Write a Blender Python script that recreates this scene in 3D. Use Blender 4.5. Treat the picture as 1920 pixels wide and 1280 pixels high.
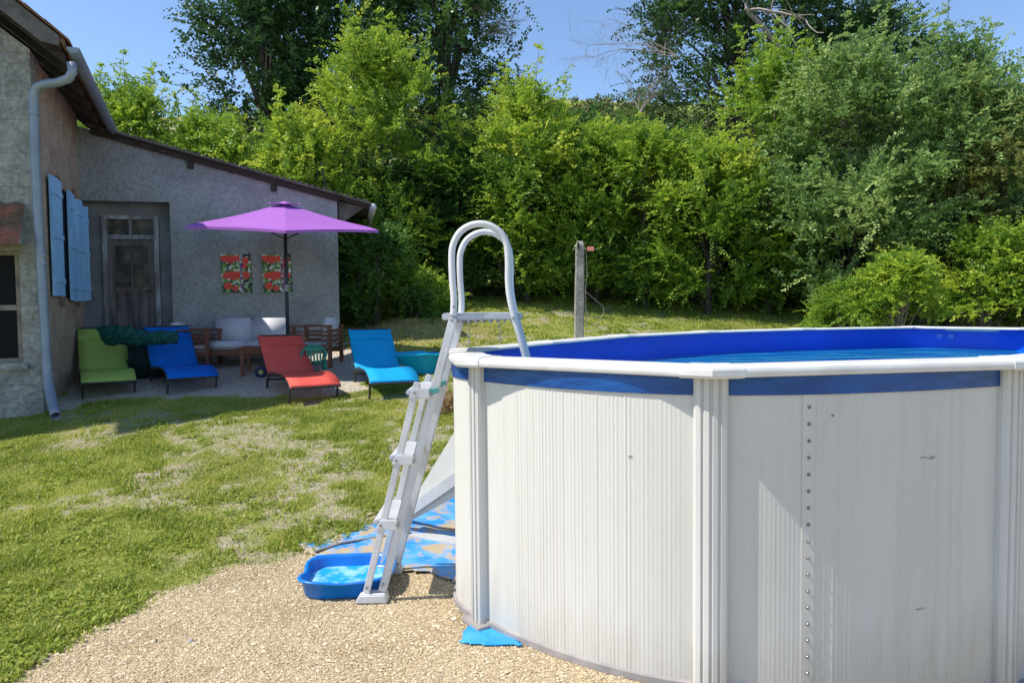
import bpy, bmesh, math, random
import numpy as np
from mathutils import Vector, Matrix
random.seed(7)
RNG = np.random.default_rng(7)
for o in list(bpy.data.objects): bpy.data.objects.remove(o)
SC = bpy.context.scene
COL = SC.collection
R = math.radians

# ------------------------------------------------------------------ camera
F = 1387.0; CAMZ = 1.545; PITCH = math.atan(65 / F); ROLL = .01
cam = bpy.data.objects.new('camera', bpy.data.cameras.new('camera'))
COL.objects.link(cam)
cam.data.sensor_width = 36; cam.data.lens = F / 1920 * 36
cam.data.clip_start = .05; cam.data.clip_end = 2000
fw = np.array([0, math.cos(PITCH), -math.sin(PITCH)])
r0 = np.array([1., 0, 0]); u0 = np.cross(r0, fw)
rv = math.cos(ROLL) * r0 - math.sin(ROLL) * u0
uv = math.sin(ROLL) * r0 + math.cos(ROLL) * u0
cam.matrix_world = Matrix(((rv[0], uv[0], -fw[0], 0), (rv[1], uv[1], -fw[1], 0), (rv[2], uv[2], -fw[2], CAMZ), (0, 0, 0, 1)))
SC.camera = cam
# ------------------------------------------------------------------ light
SUN_EL = 55; SUN_DIR = np.array([-1, -.20])       # towards the sun, horizontally
SUN_DIR = SUN_DIR / np.linalg.norm(SUN_DIR)
w = bpy.data.worlds.new('World'); SC.world = w; w.use_nodes = True
nt = w.node_tree; sky = nt.nodes.new('ShaderNodeTexSky'); sky.sky_type = 'NISHITA'
sky.sun_disc = False; sky.sun_elevation = R(SUN_EL); sky.sun_rotation = math.atan2(SUN_DIR[0], SUN_DIR[1])
sky.air_density = .85; sky.dust_density = .15; sky.ozone_density = 3.0; sky.altitude = 200
bgn = nt.nodes['Background']; bgn.inputs[1].default_value = .15
nt.links.new(sky.outputs[0], bgn.inputs[0])
sl = bpy.data.lights.new('sun', 'SUN'); sl.energy = 4.0; sl.angle = R(.5); sl.color = (1, .94, .84)
so = bpy.data.objects.new('sun', sl); COL.objects.link(so)
sd = Vector((SUN_DIR[0] * math.cos(R(SUN_EL)), SUN_DIR[1] * math.cos(R(SUN_EL)), math.sin(R(SUN_EL))))
so.rotation_euler = sd.to_track_quat('Z', 'Y').to_euler(); so.location = (-10, 0, 20)
SC.view_settings.view_transform = 'Standard'; SC.view_settings.look = 'None'
SC.view_settings.exposure = .58; SC.view_settings.gamma = 1
SC.cycles.max_bounces = 6; SC.cycles.diffuse_bounces = 3; SC.cycles.transparent_max_bounces = 8

# ------------------------------------------------------------------ terrain
def sstep(x, a, b):
    t = np.clip((np.asarray(x, float) - a) / (b - a), 0, 1); return t * t * (3 - 2 * t)
POSTS = [(-.16, 3.55), (.78, 2.90), (2.12, 3.15), (3.4, 4.05), (4.4, 5.4), (4.65, 6.6), (4.0, 7.35), (2.8, 7.12), (1.75, 6.65), (.9, 5.95), (.25, 5.0), (-.27, 4.15)]
def hgt(x, y):
    x = np.asarray(x, float); y = np.asarray(y, float)
    up = np.maximum(y - 4.5, 0); ramp = sstep(y, 4.3, 7.5)
    h = .105 * (up - .35 * (1 - np.exp(-up / .6))) + ramp * (.035 * np.clip(x + 6, -6, 5) - .06 * np.clip(x - 1, 0, 7))
    h = h + .07 * np.maximum(y - 11, 0) + .2 * np.maximum(y - 19, 0) * (1 - .0 * y)
    h = h + .18 * np.exp(-((x + 1.8) / .9) ** 2 - ((y - 12.8) / .9) ** 2)
    h = h - .36 * np.maximum(y - 62, 0)
    h = h + .006 * np.sin(x * 2.3 + 1) * np.cos(y * 2.7) + .5 * sstep(y, 25, 50) * np.sin(x * .11 + 1)
    dx = (x - 2.1) * .75 + (y - 5.2) * .66; dy = -(x - 2.1) * .66 + (y - 5.2) * .75
    m = np.sqrt((dx / 3.1) ** 2 + (dy / 1.75) ** 2)
    return h * sstep(m, 1.05, 1.55) - .16 * sstep(x, .95, 1.9) * sstep(-y, -5, -3.6)
def at(px, py, Y):
    d = fw + rv * (px - 960) / F - uv * (py - 640) / F
    return Vector((d[0] / d[1] * Y, Y, CAMZ + d[2] / d[1] * Y))
def gp(px, py):
    Y = 1.5
    while Y < 60:
        p = at(px, py, Y)
        if p.z <= float(hgt(p.x, p.y)): break
        Y += .02
    p.z = float(hgt(p.x, p.y)); return p

# ------------------------------------------------------------------ materials
MATS = {}
def mat(name, col, rough=.6, col2=None, scale=6, bump=0, bscale=40, detail=6, metal=0, spec=.4, transl=0, lo=.35, hi=.65, coord='Object', stretch=None, extra=None, coat=0, grain=0, gscale=60):
    if name in MATS: return MATS[name]
    m = bpy.data.materials.new(name); m.use_nodes = True; MATS[name] = m
    N = m.node_tree.nodes; L = m.node_tree.links; b = N['Principled BSDF']
    b.inputs['Base Color'].default_value = (*col, 1); b.inputs['Roughness'].default_value = rough
    b.inputs['Metallic'].default_value = metal; b.inputs['Specular IOR Level'].default_value = spec
    b.inputs['Coat Weight'].default_value = coat
    tc = N.new('ShaderNodeTexCoord'); src = tc.outputs[coord]
    if stretch:
        mp = N.new('ShaderNodeMapping'); mp.inputs['Scale'].default_value = stretch
        L.new(src, mp.inputs[0]); src = mp.outputs[0]
    last = None
    if col2:
        n = N.new('ShaderNodeTexNoise'); n.inputs['Scale'].default_value = scale; n.inputs['Detail'].default_value = detail
        L.new(src, n.inputs['Vector'])
        mr = N.new('ShaderNodeMapRange'); mr.inputs[1].default_value = lo; mr.inputs[2].default_value = hi
        L.new(n.outputs['Fac'], mr.inputs[0])
        mx = N.new('ShaderNodeMix'); mx.data_type = 'RGBA'; mx.inputs[6].default_value = (*col, 1); mx.inputs[7].default_value = (*col2, 1)
        L.new(mr.outputs[0], mx.inputs[0]); L.new(mx.outputs[2], b.inputs['Base Color']); last = mx
    if grain and last:
        ng = N.new('ShaderNodeTexNoise'); ng.inputs['Scale'].default_value = gscale; ng.inputs['Detail'].default_value = 5; ng.inputs['Roughness'].default_value = .7; L.new(src, ng.inputs['Vector'])
        mg = N.new('ShaderNodeMapRange'); mg.inputs[1].default_value = .3; mg.inputs[2].default_value = .7; mg.inputs[3].default_value = 1 - grain; mg.inputs[4].default_value = 1 + grain; L.new(ng.outputs['Fac'], mg.inputs[0])
        mm_ = N.new('ShaderNodeMix'); mm_.data_type = 'RGBA'; mm_.blend_type = 'MULTIPLY'; mm_.inputs[0].default_value = 1
        L.new(last.outputs[2], mm_.inputs[6]); L.new(mg.outputs[0], mm_.inputs[7]); L.new(mm_.outputs[2], b.inputs['Base Color']); last = mm_
    if bump:
        n2 = N.new('ShaderNodeTexNoise'); n2.inputs['Scale'].default_value = bscale; n2.inputs['Detail'].default_value = 8
        L.new(src, n2.inputs['Vector'])
        bp = N.new('ShaderNodeBump'); bp.inputs['Strength'].default_value = 1; bp.inputs['Distance'].default_value = bump
        L.new(n2.outputs['Fac'], bp.inputs['Height']); L.new(bp.outputs[0], b.inputs['Normal'])
    if transl:
        t = N.new('ShaderNodeBsdfTranslucent'); t.inputs[0].default_value = (*col, 1)
        if last: L.new(last.outputs[2], t.inputs[0])
        ms = N.new('ShaderNodeMixShader'); ms.inputs[0].default_value = transl
        L.new(b.outputs[0], ms.inputs[1]); L.new(t.outputs[0], ms.inputs[2]); L.new(ms.outputs[0], N['Material Output'].inputs[0])
    if extra: extra(m, N, L, b, src, last)
    return m

def leaf_mat(name, dark, light, tip, transl=.35, rough=.45):
    m = bpy.data.materials.new(name); m.use_nodes = True
    N = m.node_tree.nodes; L = m.node_tree.links; b = N['Principled BSDF']
    a = N.new('ShaderNodeAttribute'); a.attribute_name = 'tint'
    cr = N.new('ShaderNodeValToRGB'); e = cr.color_ramp.elements
    e[0].position = 0; e[0].color = (*dark, 1); e[1].position = .62; e[1].color = (*light, 1)
    k = e.new(1.0); k.color = (*tip, 1)
    L.new(a.outputs['Fac'], cr.inputs[0]); L.new(cr.outputs[0], b.inputs['Base Color'])
    b.inputs['Roughness'].default_value = rough; b.inputs['Specular IOR Level'].default_value = .35
    t = N.new('ShaderNodeBsdfTranslucent'); L.new(cr.outputs[0], t.inputs[0])
    ms = N.new('ShaderNodeMixShader'); ms.inputs[0].default_value = transl
    L.new(b.outputs[0], ms.inputs[1]); L.new(t.outputs[0], ms.inputs[2]); L.new(ms.outputs[0], N['Material Output'].inputs[0])
    return m

# ------------------------------------------------------------------ mesh helpers
def link(name, me, parent=None, material=None, smooth=False):
    o = bpy.data.objects.new(name, me); COL.objects.link(o)
    if material: me.materials.append(material)
    if smooth: me.polygons.foreach_set('use_smooth', [True] * len(me.polygons))
    if parent: o.parent = parent
    return o
def crisp(o, ang=32):
    try: o.data.set_sharp_from_angle(angle=R(ang))
    except Exception: pass
    return o
def tag(o, label=None, cat=None, group=None, kind=None):
    if label: o['label'] = label
    if cat: o['category'] = cat
    if group: o['group'] = group
    if kind: o['kind'] = kind
    return o
def thing(name, loc=(0, 0, 0), rz=0, label=None, cat=None, group=None):
    o = bpy.data.objects.new(name, None); COL.objects.link(o); o.location = loc; o.rotation_euler = (0, 0, rz)
    o.empty_display_size = .1
    return tag(o, label, cat, group)
class MB:
    def __init__(s): s.v = []; s.f = []
    def add(s, vs, fs):
        n = len(s.v); s.v += [tuple(p) for p in vs]; s.f += [tuple(i + n for i in f) for f in fs]; return s
    def box(s, c, size, M=None):
        x, y, z = [k / 2 for k in size]
        vs = [Vector((a * x, b * y, d * z)) for a in (-1, 1) for b in (-1, 1) for d in (-1, 1)]
        if M is not None: vs = [M @ p for p in vs]
        vs = [p + Vector(c) for p in vs]
        return s.add(vs, [(0, 1, 3, 2), (4, 6, 7, 5), (0, 4, 5, 1), (2, 3, 7, 6), (0, 2, 6, 4), (1, 5, 7, 3)])
    def bar(s, a, b, wd, th, up=(0, 0, 1)):
        a = Vector(a); b = Vector(b); d = (b - a); l = d.length; d.normalize()
        x = d.cross(Vector(up))
        if x.length < 1e-4: x = d.cross(Vector((0, 1, 0)))
        x.normalize(); z = x.cross(d)
        M = Matrix((x, d, z)).transposed()
        return s.box((a + b) / 2, (wd, l, th), M)
    def tube(s, pts, rad, seg=8, cap=True):
        pts = [Vector(p) for p in pts]; n = len(pts)
        if not hasattr(rad, '__len__'): rad = [rad] * n
        prev = None; rings = []
        for i, p in enumerate(pts):
            d = (pts[min(i + 1, n - 1)] - pts[max(i - 1, 0)]).normalized()
            if prev is None:
                x = d.cross(Vector((0, 0, 1)))
                if x.length < .05: x = d.cross(Vector((0, 1, 0)))
            else: x = prev - d * prev.dot(d)
            x.normalize(); prev = x; y = d.cross(x)
            rings.append([p + (x * math.cos(2 * math.pi * k / seg) + y * math.sin(2 * math.pi * k / seg)) * rad[i] for k in range(seg)])
        vs = [q for r_ in rings for q in r_]; fs = []
        for i in range(n - 1):
            for k in range(seg):
                k2 = (k + 1) % seg; fs.append((i * seg + k, i * seg + k2, (i + 1) * seg + k2, (i + 1) * seg + k))
        if cap: fs += [tuple(range(seg))[::-1], tuple((n - 1) * seg + k for k in range(seg))]
        return s.add(vs, fs)
    def prism(s, poly, axis_vec):
        a = Vector(axis_vec); n = len(poly); P = [Vector(p) for p in poly]
        vs = P + [p + a for p in P]
        fs = [tuple(range(n)), tuple(range(2 * n - 1, n - 1, -1))] + [(i, i + n, (i + 1) % n + n, (i + 1) % n) for i in range(n)]
        return s.add(vs, fs)
    def build(s, name, material, parent=None, bevel=0, smooth=False, seg=2, fix=True):
        me = bpy.data.meshes.new(name); me.from_pydata(s.v, [], s.f)
        if fix or bevel:
            bm = bmesh.new(); bm.from_mesh(me)
            if fix: bmesh.ops.recalc_face_normals(bm, faces=bm.faces)
            if bevel:
                es = [e for e in bm.edges if len(e.link_faces) == 2 and e.calc_face_angle(0) > .5]
                bmesh.ops.bevel(bm, geom=es, offset=bevel, segments=seg, affect='EDGES', clamp_overlap=True)
            bm.to_mesh(me); bm.free()
        me.update(); return link(name, me, parent, material, smooth)
def np_mesh(name, V, Fq, material, parent=None, attrs=None, smooth=False):
    me = bpy.data.meshes.new(name); V = np.asarray(V, np.float32); Fq = np.asarray(Fq, np.int32); k = Fq.shape[1]
    me.vertices.add(len(V)); me.vertices.foreach_set('co', V.ravel())
    me.loops.add(Fq.size); me.loops.foreach_set('vertex_index', Fq.ravel())
    me.polygons.add(len(Fq)); me.polygons.foreach_set('loop_start', np.arange(0, Fq.size, k, dtype=np.int32))
    me.polygons.foreach_set('loop_total', np.full(len(Fq), k, np.int32))
    if attrs:
        for an, av in attrs.items():
            a = me.attributes.new(an, 'FLOAT', 'POINT'); a.data.foreach_set('value', np.asarray(av, np.float32))
    me.update(calc_edges=True); me.validate()
    return link(name, me, parent, material, smooth)
def vnoise(x, y, s, seed=0):
    """cheap smooth value noise on arrays, 0..1"""
    r_ = np.random.default_rng(seed).random((64, 64)); x = np.asarray(x) * s + 1000.3; y = np.asarray(y) * s + 1000.7
    xi = np.floor(x).astype(int); yi = np.floor(y).astype(int); fx = x - xi; fy = y - yi
    fx = fx * fx * (3 - 2 * fx); fy = fy * fy * (3 - 2 * fy); g = lambda a, b: r_[a % 64, b % 64]
    return (g(xi, yi) * (1 - fx) + g(xi + 1, yi) * fx) * (1 - fy) + (g(xi, yi + 1) * (1 - fx) + g(xi + 1, yi + 1) * fx) * fy
def inpoly(x, y, P):
    x = np.asarray(x); y = np.asarray(y); c = np.zeros(x.shape, bool); n = len(P)
    for i in range(n):
        x1, y1 = P[i]; x2, y2 = P[(i + 1) % n]
        k = ((y1 > y) != (y2 > y)) & (x < (x2 - x1) * (y - y1) / (y2 - y1 + 1e-12) + x1); c ^= k
    return c

# ------------------------------------------------------------------ ground (one sheet)
gb = [at(px, py, 1) for px, py in ()]
def g0(px, py): p = gp(px, py); return (p.x, p.y)
EDGE = [g0(*q) for q in ((0, 1278), (60, 1245), (200, 1165), (330, 1095), (400, 1078), (480, 1055), (560, 1035), (640, 1005), (700, 978), (770, 955), (862, 925))]
GRAVEL = [(-9, -6), (-3.2, 1.0), (-2.6, 2.6)] + EDGE + [(.4, 5.9), (1.6, 7.1), (2.8, 7.8), (4.5, 8), (5.4, 6.6), (14, 6), (14, -6)]
PATIO = [(-6.6, 11.4)] + [(-5.55, 8.35)] + [g0(*q) for q in ((118, 772), (160, 758), (300, 746), (420, 742), (520, 748), (640, 738), (690, 728), (735, 700), (735, 668), (690, 655), (640, 650))] + [(-2.3, 12.2)]
def region(x, y):
    """1 where gravel / bare, soft ragged edges"""
    jx = x + .35 * (vnoise(x, y, 2.3, 5) - .5) + .14 * (vnoise(x, y, 9, 6) - .5); jy = y + .35 * (vnoise(x, y, 2.3, 8) - .5) + .14 * (vnoise(x, y, 9, 9) - .5)
    return inpoly(jx, jy, GRAVEL), inpoly(jx, jy, PATIO)
def axis(a, b, fine, lo, hi, grow=1.12):
    pts = list(np.arange(a, b + 1e-6, fine)); st = fine; p = a
    while p > lo: st *= grow; p -= st; pts.insert(0, p)
    st = fine; p = b
    while p < hi: st *= grow; p += st; pts.append(p)
    return np.array(pts)
gx = axis(-7, 6, .045, -400, 400); gy = axis(2.2, 13, .045, -60, 500)
GX, GY = np.meshgrid(gx, gy); GZ = hgt(np.clip(GX, -70, 70), np.clip(GY, -5, 110))
rg, rp = region(GX, GY)
def bare(x, y):
    n = .55 * vnoise(x, y, 1.5, 21) + .45 * vnoise(x, y, 6, 22)
    focus = np.exp(-((x + 1.8) / 1.4) ** 2 - ((y - 6.2) / 1.3) ** 2)
    return .85 * sstep(n + .17 * focus, .56, .74) * (.55 + .9 * vnoise(x, y, 22, 23))
dirt = np.where(rg | rp, 1, bare(GX, GY) * .9); lime = np.where(rp, 1, 0)
dry = .5 * sstep(vnoise(GX, GY, .9, 31), .45, .8) + 1.0 * np.exp(-((GX + 1.8) / 1.5) ** 2 - ((GY - 12.8) / 1.2) ** 2)
nx, ny = len(gx), len(gy)
idx = np.arange(nx * ny).reshape(ny, nx)
Fq = np.stack([idx[:-1, :-1], idx[:-1, 1:], idx[1:, 1:], idx[1:, :-1]], -1).reshape(-1, 4)
def ground_material():
    m = bpy.data.materials.new('ground'); m.use_nodes = True; N = m.node_tree.nodes; L = m.node_tree.links; b = N['Principled BSDF']
    tc = N.new('ShaderNodeTexCoord'); P = tc.outputs['Object']
    def noise(s, d=6):
        n = N.new('ShaderNodeTexNoise'); n.inputs['Scale'].default_value = s; n.inputs['Detail'].default_value = d; L.new(P, n.inputs['Vector']); return n.outputs['Fac']
    def rmp(src, *st):
        c = N.new('ShaderNodeValToRGB'); e = c.color_ramp.elements
        e[0].position, e[0].color = st[0][0], (*st[0][1], 1); e[1].position, e[1].color = st[-1][0], (*st[-1][1], 1)
        for p_, c_ in st[1:-1]: k = e.new(p_); k.color = (*c_, 1)
        L.new(src, c.inputs[0]); return c.outputs[0]
    def mix(f, a, c, mode='MIX'):
        x = N.new('ShaderNodeMix'); x.data_type = 'RGBA'; x.blend_type = mode
        if isinstance(f, float): x.inputs[0].default_value = f
        else: L.new(f, x.inputs[0])
        L.new(a, x.inputs[6]); L.new(c, x.inputs[7]); return x.outputs[2]
    def att(n): a = N.new('ShaderNodeAttribute'); a.attribute_name = n; return a.outputs['Fac']
    vor = N.new('ShaderNodeTexVoronoi'); vor.inputs['Scale'].default_value = 105; L.new(P, vor.inputs['Vector'])
    sep = N.new('ShaderNodeSeparateColor'); L.new(vor.outputs['Color'], sep.inputs[0])
    stone = rmp(sep.outputs[0], (0, (.34, .27, .165)), (.3, (.52, .42, .26)), (.7, (.61, .50, .32)), (1, (.70, .60, .43)))
    gaps = rmp(vor.outputs['Distance'], (.4, (1, 1, 1)), (.8, (.62, .56, .5)))
    stone = mix(.75, stone, gaps, 'MULTIPLY')
    blot = rmp(noise(2.2), (.32, (.74, .69, .64)), (.5, (.93, .91, .88)), (.68, (1, 1, 1)))
    gravel = mix(1.0, stone, blot, 'MULTIPLY')
    pale = rmp(noise(130, 2), (.3, (.42, .39, .33)), (.7, (.70, .66, .57)))
    earth = rmp(noise(30), (.3, (.26, .22, .15)), (.7, (.44, .40, .31)))
    grass = rmp(noise(7), (.3, (.16, .20, .04)), (.55, (.28, .31, .07)), (.75, (.40, .37, .14)))
    dryc = rmp(noise(11), (.3, (.22, .17, .08)), (.7, (.38, .32, .17)))
    grass = mix(att('dry'), grass, dryc)
    soil = mix(att('gravel'), earth, mix(att('pale'), gravel, pale))
    col = mix(att('dirt'), grass, soil)
    L.new(col, b.inputs['Base Color']); b.inputs['Roughness'].default_value = .95; b.inputs['Specular IOR Level'].default_value = .15
    bp = N.new('ShaderNodeBump'); bp.inputs['Distance'].default_value = .007; bp.invert = True
    L.new(vor.outputs['Distance'], bp.inputs['Height'])
    bp2 = N.new('ShaderNodeBump'); bp2.inputs['Distance'].default_value = .02; L.new(noise(25), bp2.inputs['Height']); L.new(bp.outputs[0], bp2.inputs['Normal'])
    L.new(bp2.outputs[0], b.inputs['Normal']); return m
ground = np_mesh('ground', np.stack([GX, GY, GZ], -1).reshape(-1, 3), Fq, ground_material(), None,
                 {'dirt': dirt.ravel(), 'pale': lime.ravel(), 'gravel': (rg | rp).astype(float).ravel(), 'dry': np.clip(dry, 0, 1).ravel()}, True)
tag(ground, kind='structure')

# ------------------------------------------------------------------ grass (stuff)
GRASSM = leaf_mat('grass_blades', (.15, .23, .03), (.43, .50, .075), (.70, .62, .25), .5, .55)
def blades(name, N_, xr, yr, hmin, hmax, wd, label, dens=None, seed=3, clump=.35):
    r_ = np.random.default_rng(seed); x = r_.uniform(*xr, N_); y = r_.uniform(*yr, N_)
    keep = abs(x / np.maximum(y, .1)) < .74
    a, b = region(x + r_.normal(0, .05, N_), y + r_.normal(0, .06, N_)); keep &= ~a & ~b
    px = (x - 2.1) * .75 + (y - 5.2) * .66; py = -(x - 2.1) * .66 + (y - 5.2) * .75
    keep &= np.sqrt((px / 3.1) ** 2 + (py / 1.75) ** 2) > 1.15
    keep &= r_.random(N_) > bare(x, y) * .93
    if dens is not None: keep &= r_.random(N_) < dens(x, y)
    x, y = x[keep], y[keep]; n = len(x)
    g = vnoise(x, y, 5, 41); g2 = vnoise(x, y, 1.2, 42)
    h = (hmin + (hmax - hmin) * r_.random(n)) * (.45 + .8 * g * g + .3 * g)
    z = hgt(x, y); an = r_.uniform(0, 2 * np.pi, n); lean = r_.normal(0, .55, n) * h + .15 * h
    dx, dy = np.cos(an), np.sin(an); sx, sy = -dy, dx
    w_ = wd * (.6 + .8 * r_.random(n)) * (1 + .9 * (g > .6))
    b0 = np.stack([x - sx * w_, y - sy * w_, z - .004], -1); b1 = np.stack([x + sx * w_, y + sy * w_, z - .004], -1)
    m0 = np.stack([x - sx * w_ * .9 + dx * lean * .4, y - sy * w_ * .9 + dy * lean * .4, z + h * .6], -1)
    m1 = np.stack([x + sx * w_ * .9 + dx * lean * .4, y + sy * w_ * .9 + dy * lean * .4, z + h * .6], -1)
    t0 = np.stack([x + dx * lean * 1.3, y + dy * lean * 1.3, z + h], -1)
    V = np.stack([b0, b1, m0, m1, t0], 1).reshape(-1, 3); k = np.arange(n)[:, None] * 5
    Ft = np.concatenate([k + [0, 1, 3], k + [0, 3, 2], k + [2, 3, 4]], 0)
    dr = np.exp(-((x + 1.8) / 1.5) ** 2 - ((y - 12.8) / 1.2) ** 2)
    t = np.clip(.12 + .35 * g2 + .45 * vnoise(x, y, 3.5, 43) * (1 - .5 * g) + .25 * r_.normal(0, .6, n) + .45 * (r_.random(n) < .13) + .6 * dr, 0, 1)
    o = np_mesh(name, V, Ft, GRASSM, None, {'tint': np.repeat(t, 5)})
    tag(o, label, 'grass', kind='stuff'); return o
blades('lawn_grass', 520000, (-6.6, .3), (2.7, 9.6), .013, .036, .0022, 'short trodden grass with bare patches between house and pool')
blades('lawn_grass', 150000, (-4.5, 7.5), (9.0, 16.5), .015, .045, .006, 'sunlit mown grass rising to the hedge', seed=4)
# broad leaved weeds near the front left
def weeds(name, N_, seed, xr, yr, label, size=.02):
    r_ = np.random.default_rng(seed); x = r_.uniform(*xr, N_); y = r_.uniform(*yr, N_)
    a, b = region(x, y); g = .6 * vnoise(x, y, 2.2, 51) + .55 * vnoise(x, y, 9, 52) + .25 * r_.random(N_)
    keep = (abs(x / y) < .74) & ~a & ~b & (g > .62 + .35 * (y - 2.6) / 4.9 * 1.0); x, y = x[keep], y[keep]; n = len(x)
    z = hgt(x, y) + r_.uniform(.003, .026, n); an = r_.uniform(0, 2 * np.pi, n); s = size * (.5 + r_.random(n)); tl = r_.normal(0, .5, n)
    d = np.stack([np.cos(an), np.sin(an), tl], -1); sd_ = np.stack([-np.sin(an), np.cos(an), r_.normal(0, .4, n)], -1); c = np.stack([x, y, z], -1)
    V = np.stack([c, c + d * s[:, None] * .5 + sd_ * s[:, None] * .32, c + d * s[:, None], c + d * s[:, None] * .5 - sd_ * s[:, None] * .32], 1).reshape(-1, 3)
    o = np_mesh(name, V, np.arange(n * 4).reshape(-1, 4), GRASSM, None, {'tint': np.repeat(np.clip(r_.normal(.38, .17, n), 0, 1), 4)})
    tag(o, label, 'weeds', kind='stuff')
weeds('ground_cover', 230000, 61, (-5.5, -.4), (2.6, 7.5), 'low leafy clover and weeds growing in the lawn', .021)
# dead straw and clippings lying in the lawn
r_ = np.random.default_rng(77); n = 26000; x = r_.uniform(-5.5, .2, n); y = r_.uniform(2.7, 8.6, n); a_, b_ = region(x, y); k_ = (abs(x / y) < .74) & ~a_ & ~b_ & (np.sqrt((((x - 2.1) * .75 + (y - 5.2) * .66) / 3.1) ** 2 + ((-(x - 2.1) * .66 + (y - 5.2) * .75) / 1.75) ** 2) > 1.15); x, y = x[k_], y[k_]; n = len(x)
an = r_.uniform(0, 6.28, n); L2 = r_.uniform(.015, .05, n); z = hgt(x, y) + r_.uniform(.006, .022, n); c = np.stack([x, y, z], -1); d = np.stack([np.cos(an), np.sin(an), r_.normal(0, .2, n)], -1) * L2[:, None]; sd3 = np.stack([-np.sin(an), np.cos(an), an * 0], -1) * .0016
V = np.stack([c - sd3, c + sd3, c + d + sd3, c + d - sd3], 1).reshape(-1, 3)
tag(np_mesh('straw', V, np.arange(n * 4).reshape(-1, 4), GRASSM, None, {'tint': np.repeat(np.clip(r_.normal(.95, .12, n), 0, 1), 4)}), 'dead straw and clippings lying in the lawn', 'straw', kind='stuff')
# gravel stones
def stones(name, N_, seed, xr, yr, label, smin=.003, smax=.009, patio=False):
    r_ = np.random.default_rng(seed); y = yr[0] + (yr[1] - yr[0]) * r_.random(N_) ** 1.3; x = r_.uniform(*xr, N_)
    a, b = region(x + r_.normal(0, .07, N_) * (r_.random(N_) < .35), y + r_.normal(0, .09, N_) * (r_.random(N_) < .35)); keep = (abs(x / y) < .74) & (b if patio else a)
    if not patio: keep &= ~inpoly(x, y, POSTS)
    x, y = x[keep], y[keep]; n = len(x); s = smin + (smax - smin) * r_.random(n) ** 2.5; z = hgt(x, y) + s * .25
    oc = np.array([[1, 0, 0], [0, 1, 0], [-1, 0, 0], [0, -1, 0], [0, 0, 1.]]); of = np.array([[0, 1, 4], [1, 2, 4], [2, 3, 4], [3, 0, 4]])
    an = r_.uniform(0, 6.28, n); e = r_.uniform(.55, 1.3, (n, 3)) * s[:, None]; P = oc[None] * e[:, None]; P = P + r_.normal(0, .15, P.shape) * s[:, None, None]
    c, s_ = np.cos(an)[:, None], np.sin(an)[:, None]; X = P[..., 0] * c - P[..., 1] * s_; Y = P[..., 0] * s_ + P[..., 1] * c
    V = np.stack([X + x[:, None], Y + y[:, None], P[..., 2] * .7 + z[:, None]], -1).reshape(-1, 3)
    Ff = (np.arange(n)[:, None, None] * 5 + of[None]).reshape(-1, 3)
    o = np_mesh(name, V, Ff, STONEM, None, {'tint': np.repeat(r_.random(n), 5)}); tag(o, label, 'gravel', kind='stuff')
STONEM = leaf_mat('stones', (.33, .26, .17), (.57, .465, .30), (.74, .64, .47), 0.0, .9)
stones('gravel_stones', 150000, 71, (-3.2, 1.2), (2.2, 5.4), 'loose beige gravel spread around the pool', .002, .0085)
stones('gravel_stones', 900, 73, (-3.2, 1.2), (2.3, 5.2), 'scattered larger pebbles on the beige gravel', .006, .017)
stones('gravel_stones', 30000, 72, (-6.4, -1.5), (7.6, 11.8), 'pale chippings on the patio by the house', .006, .014, True)

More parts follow.
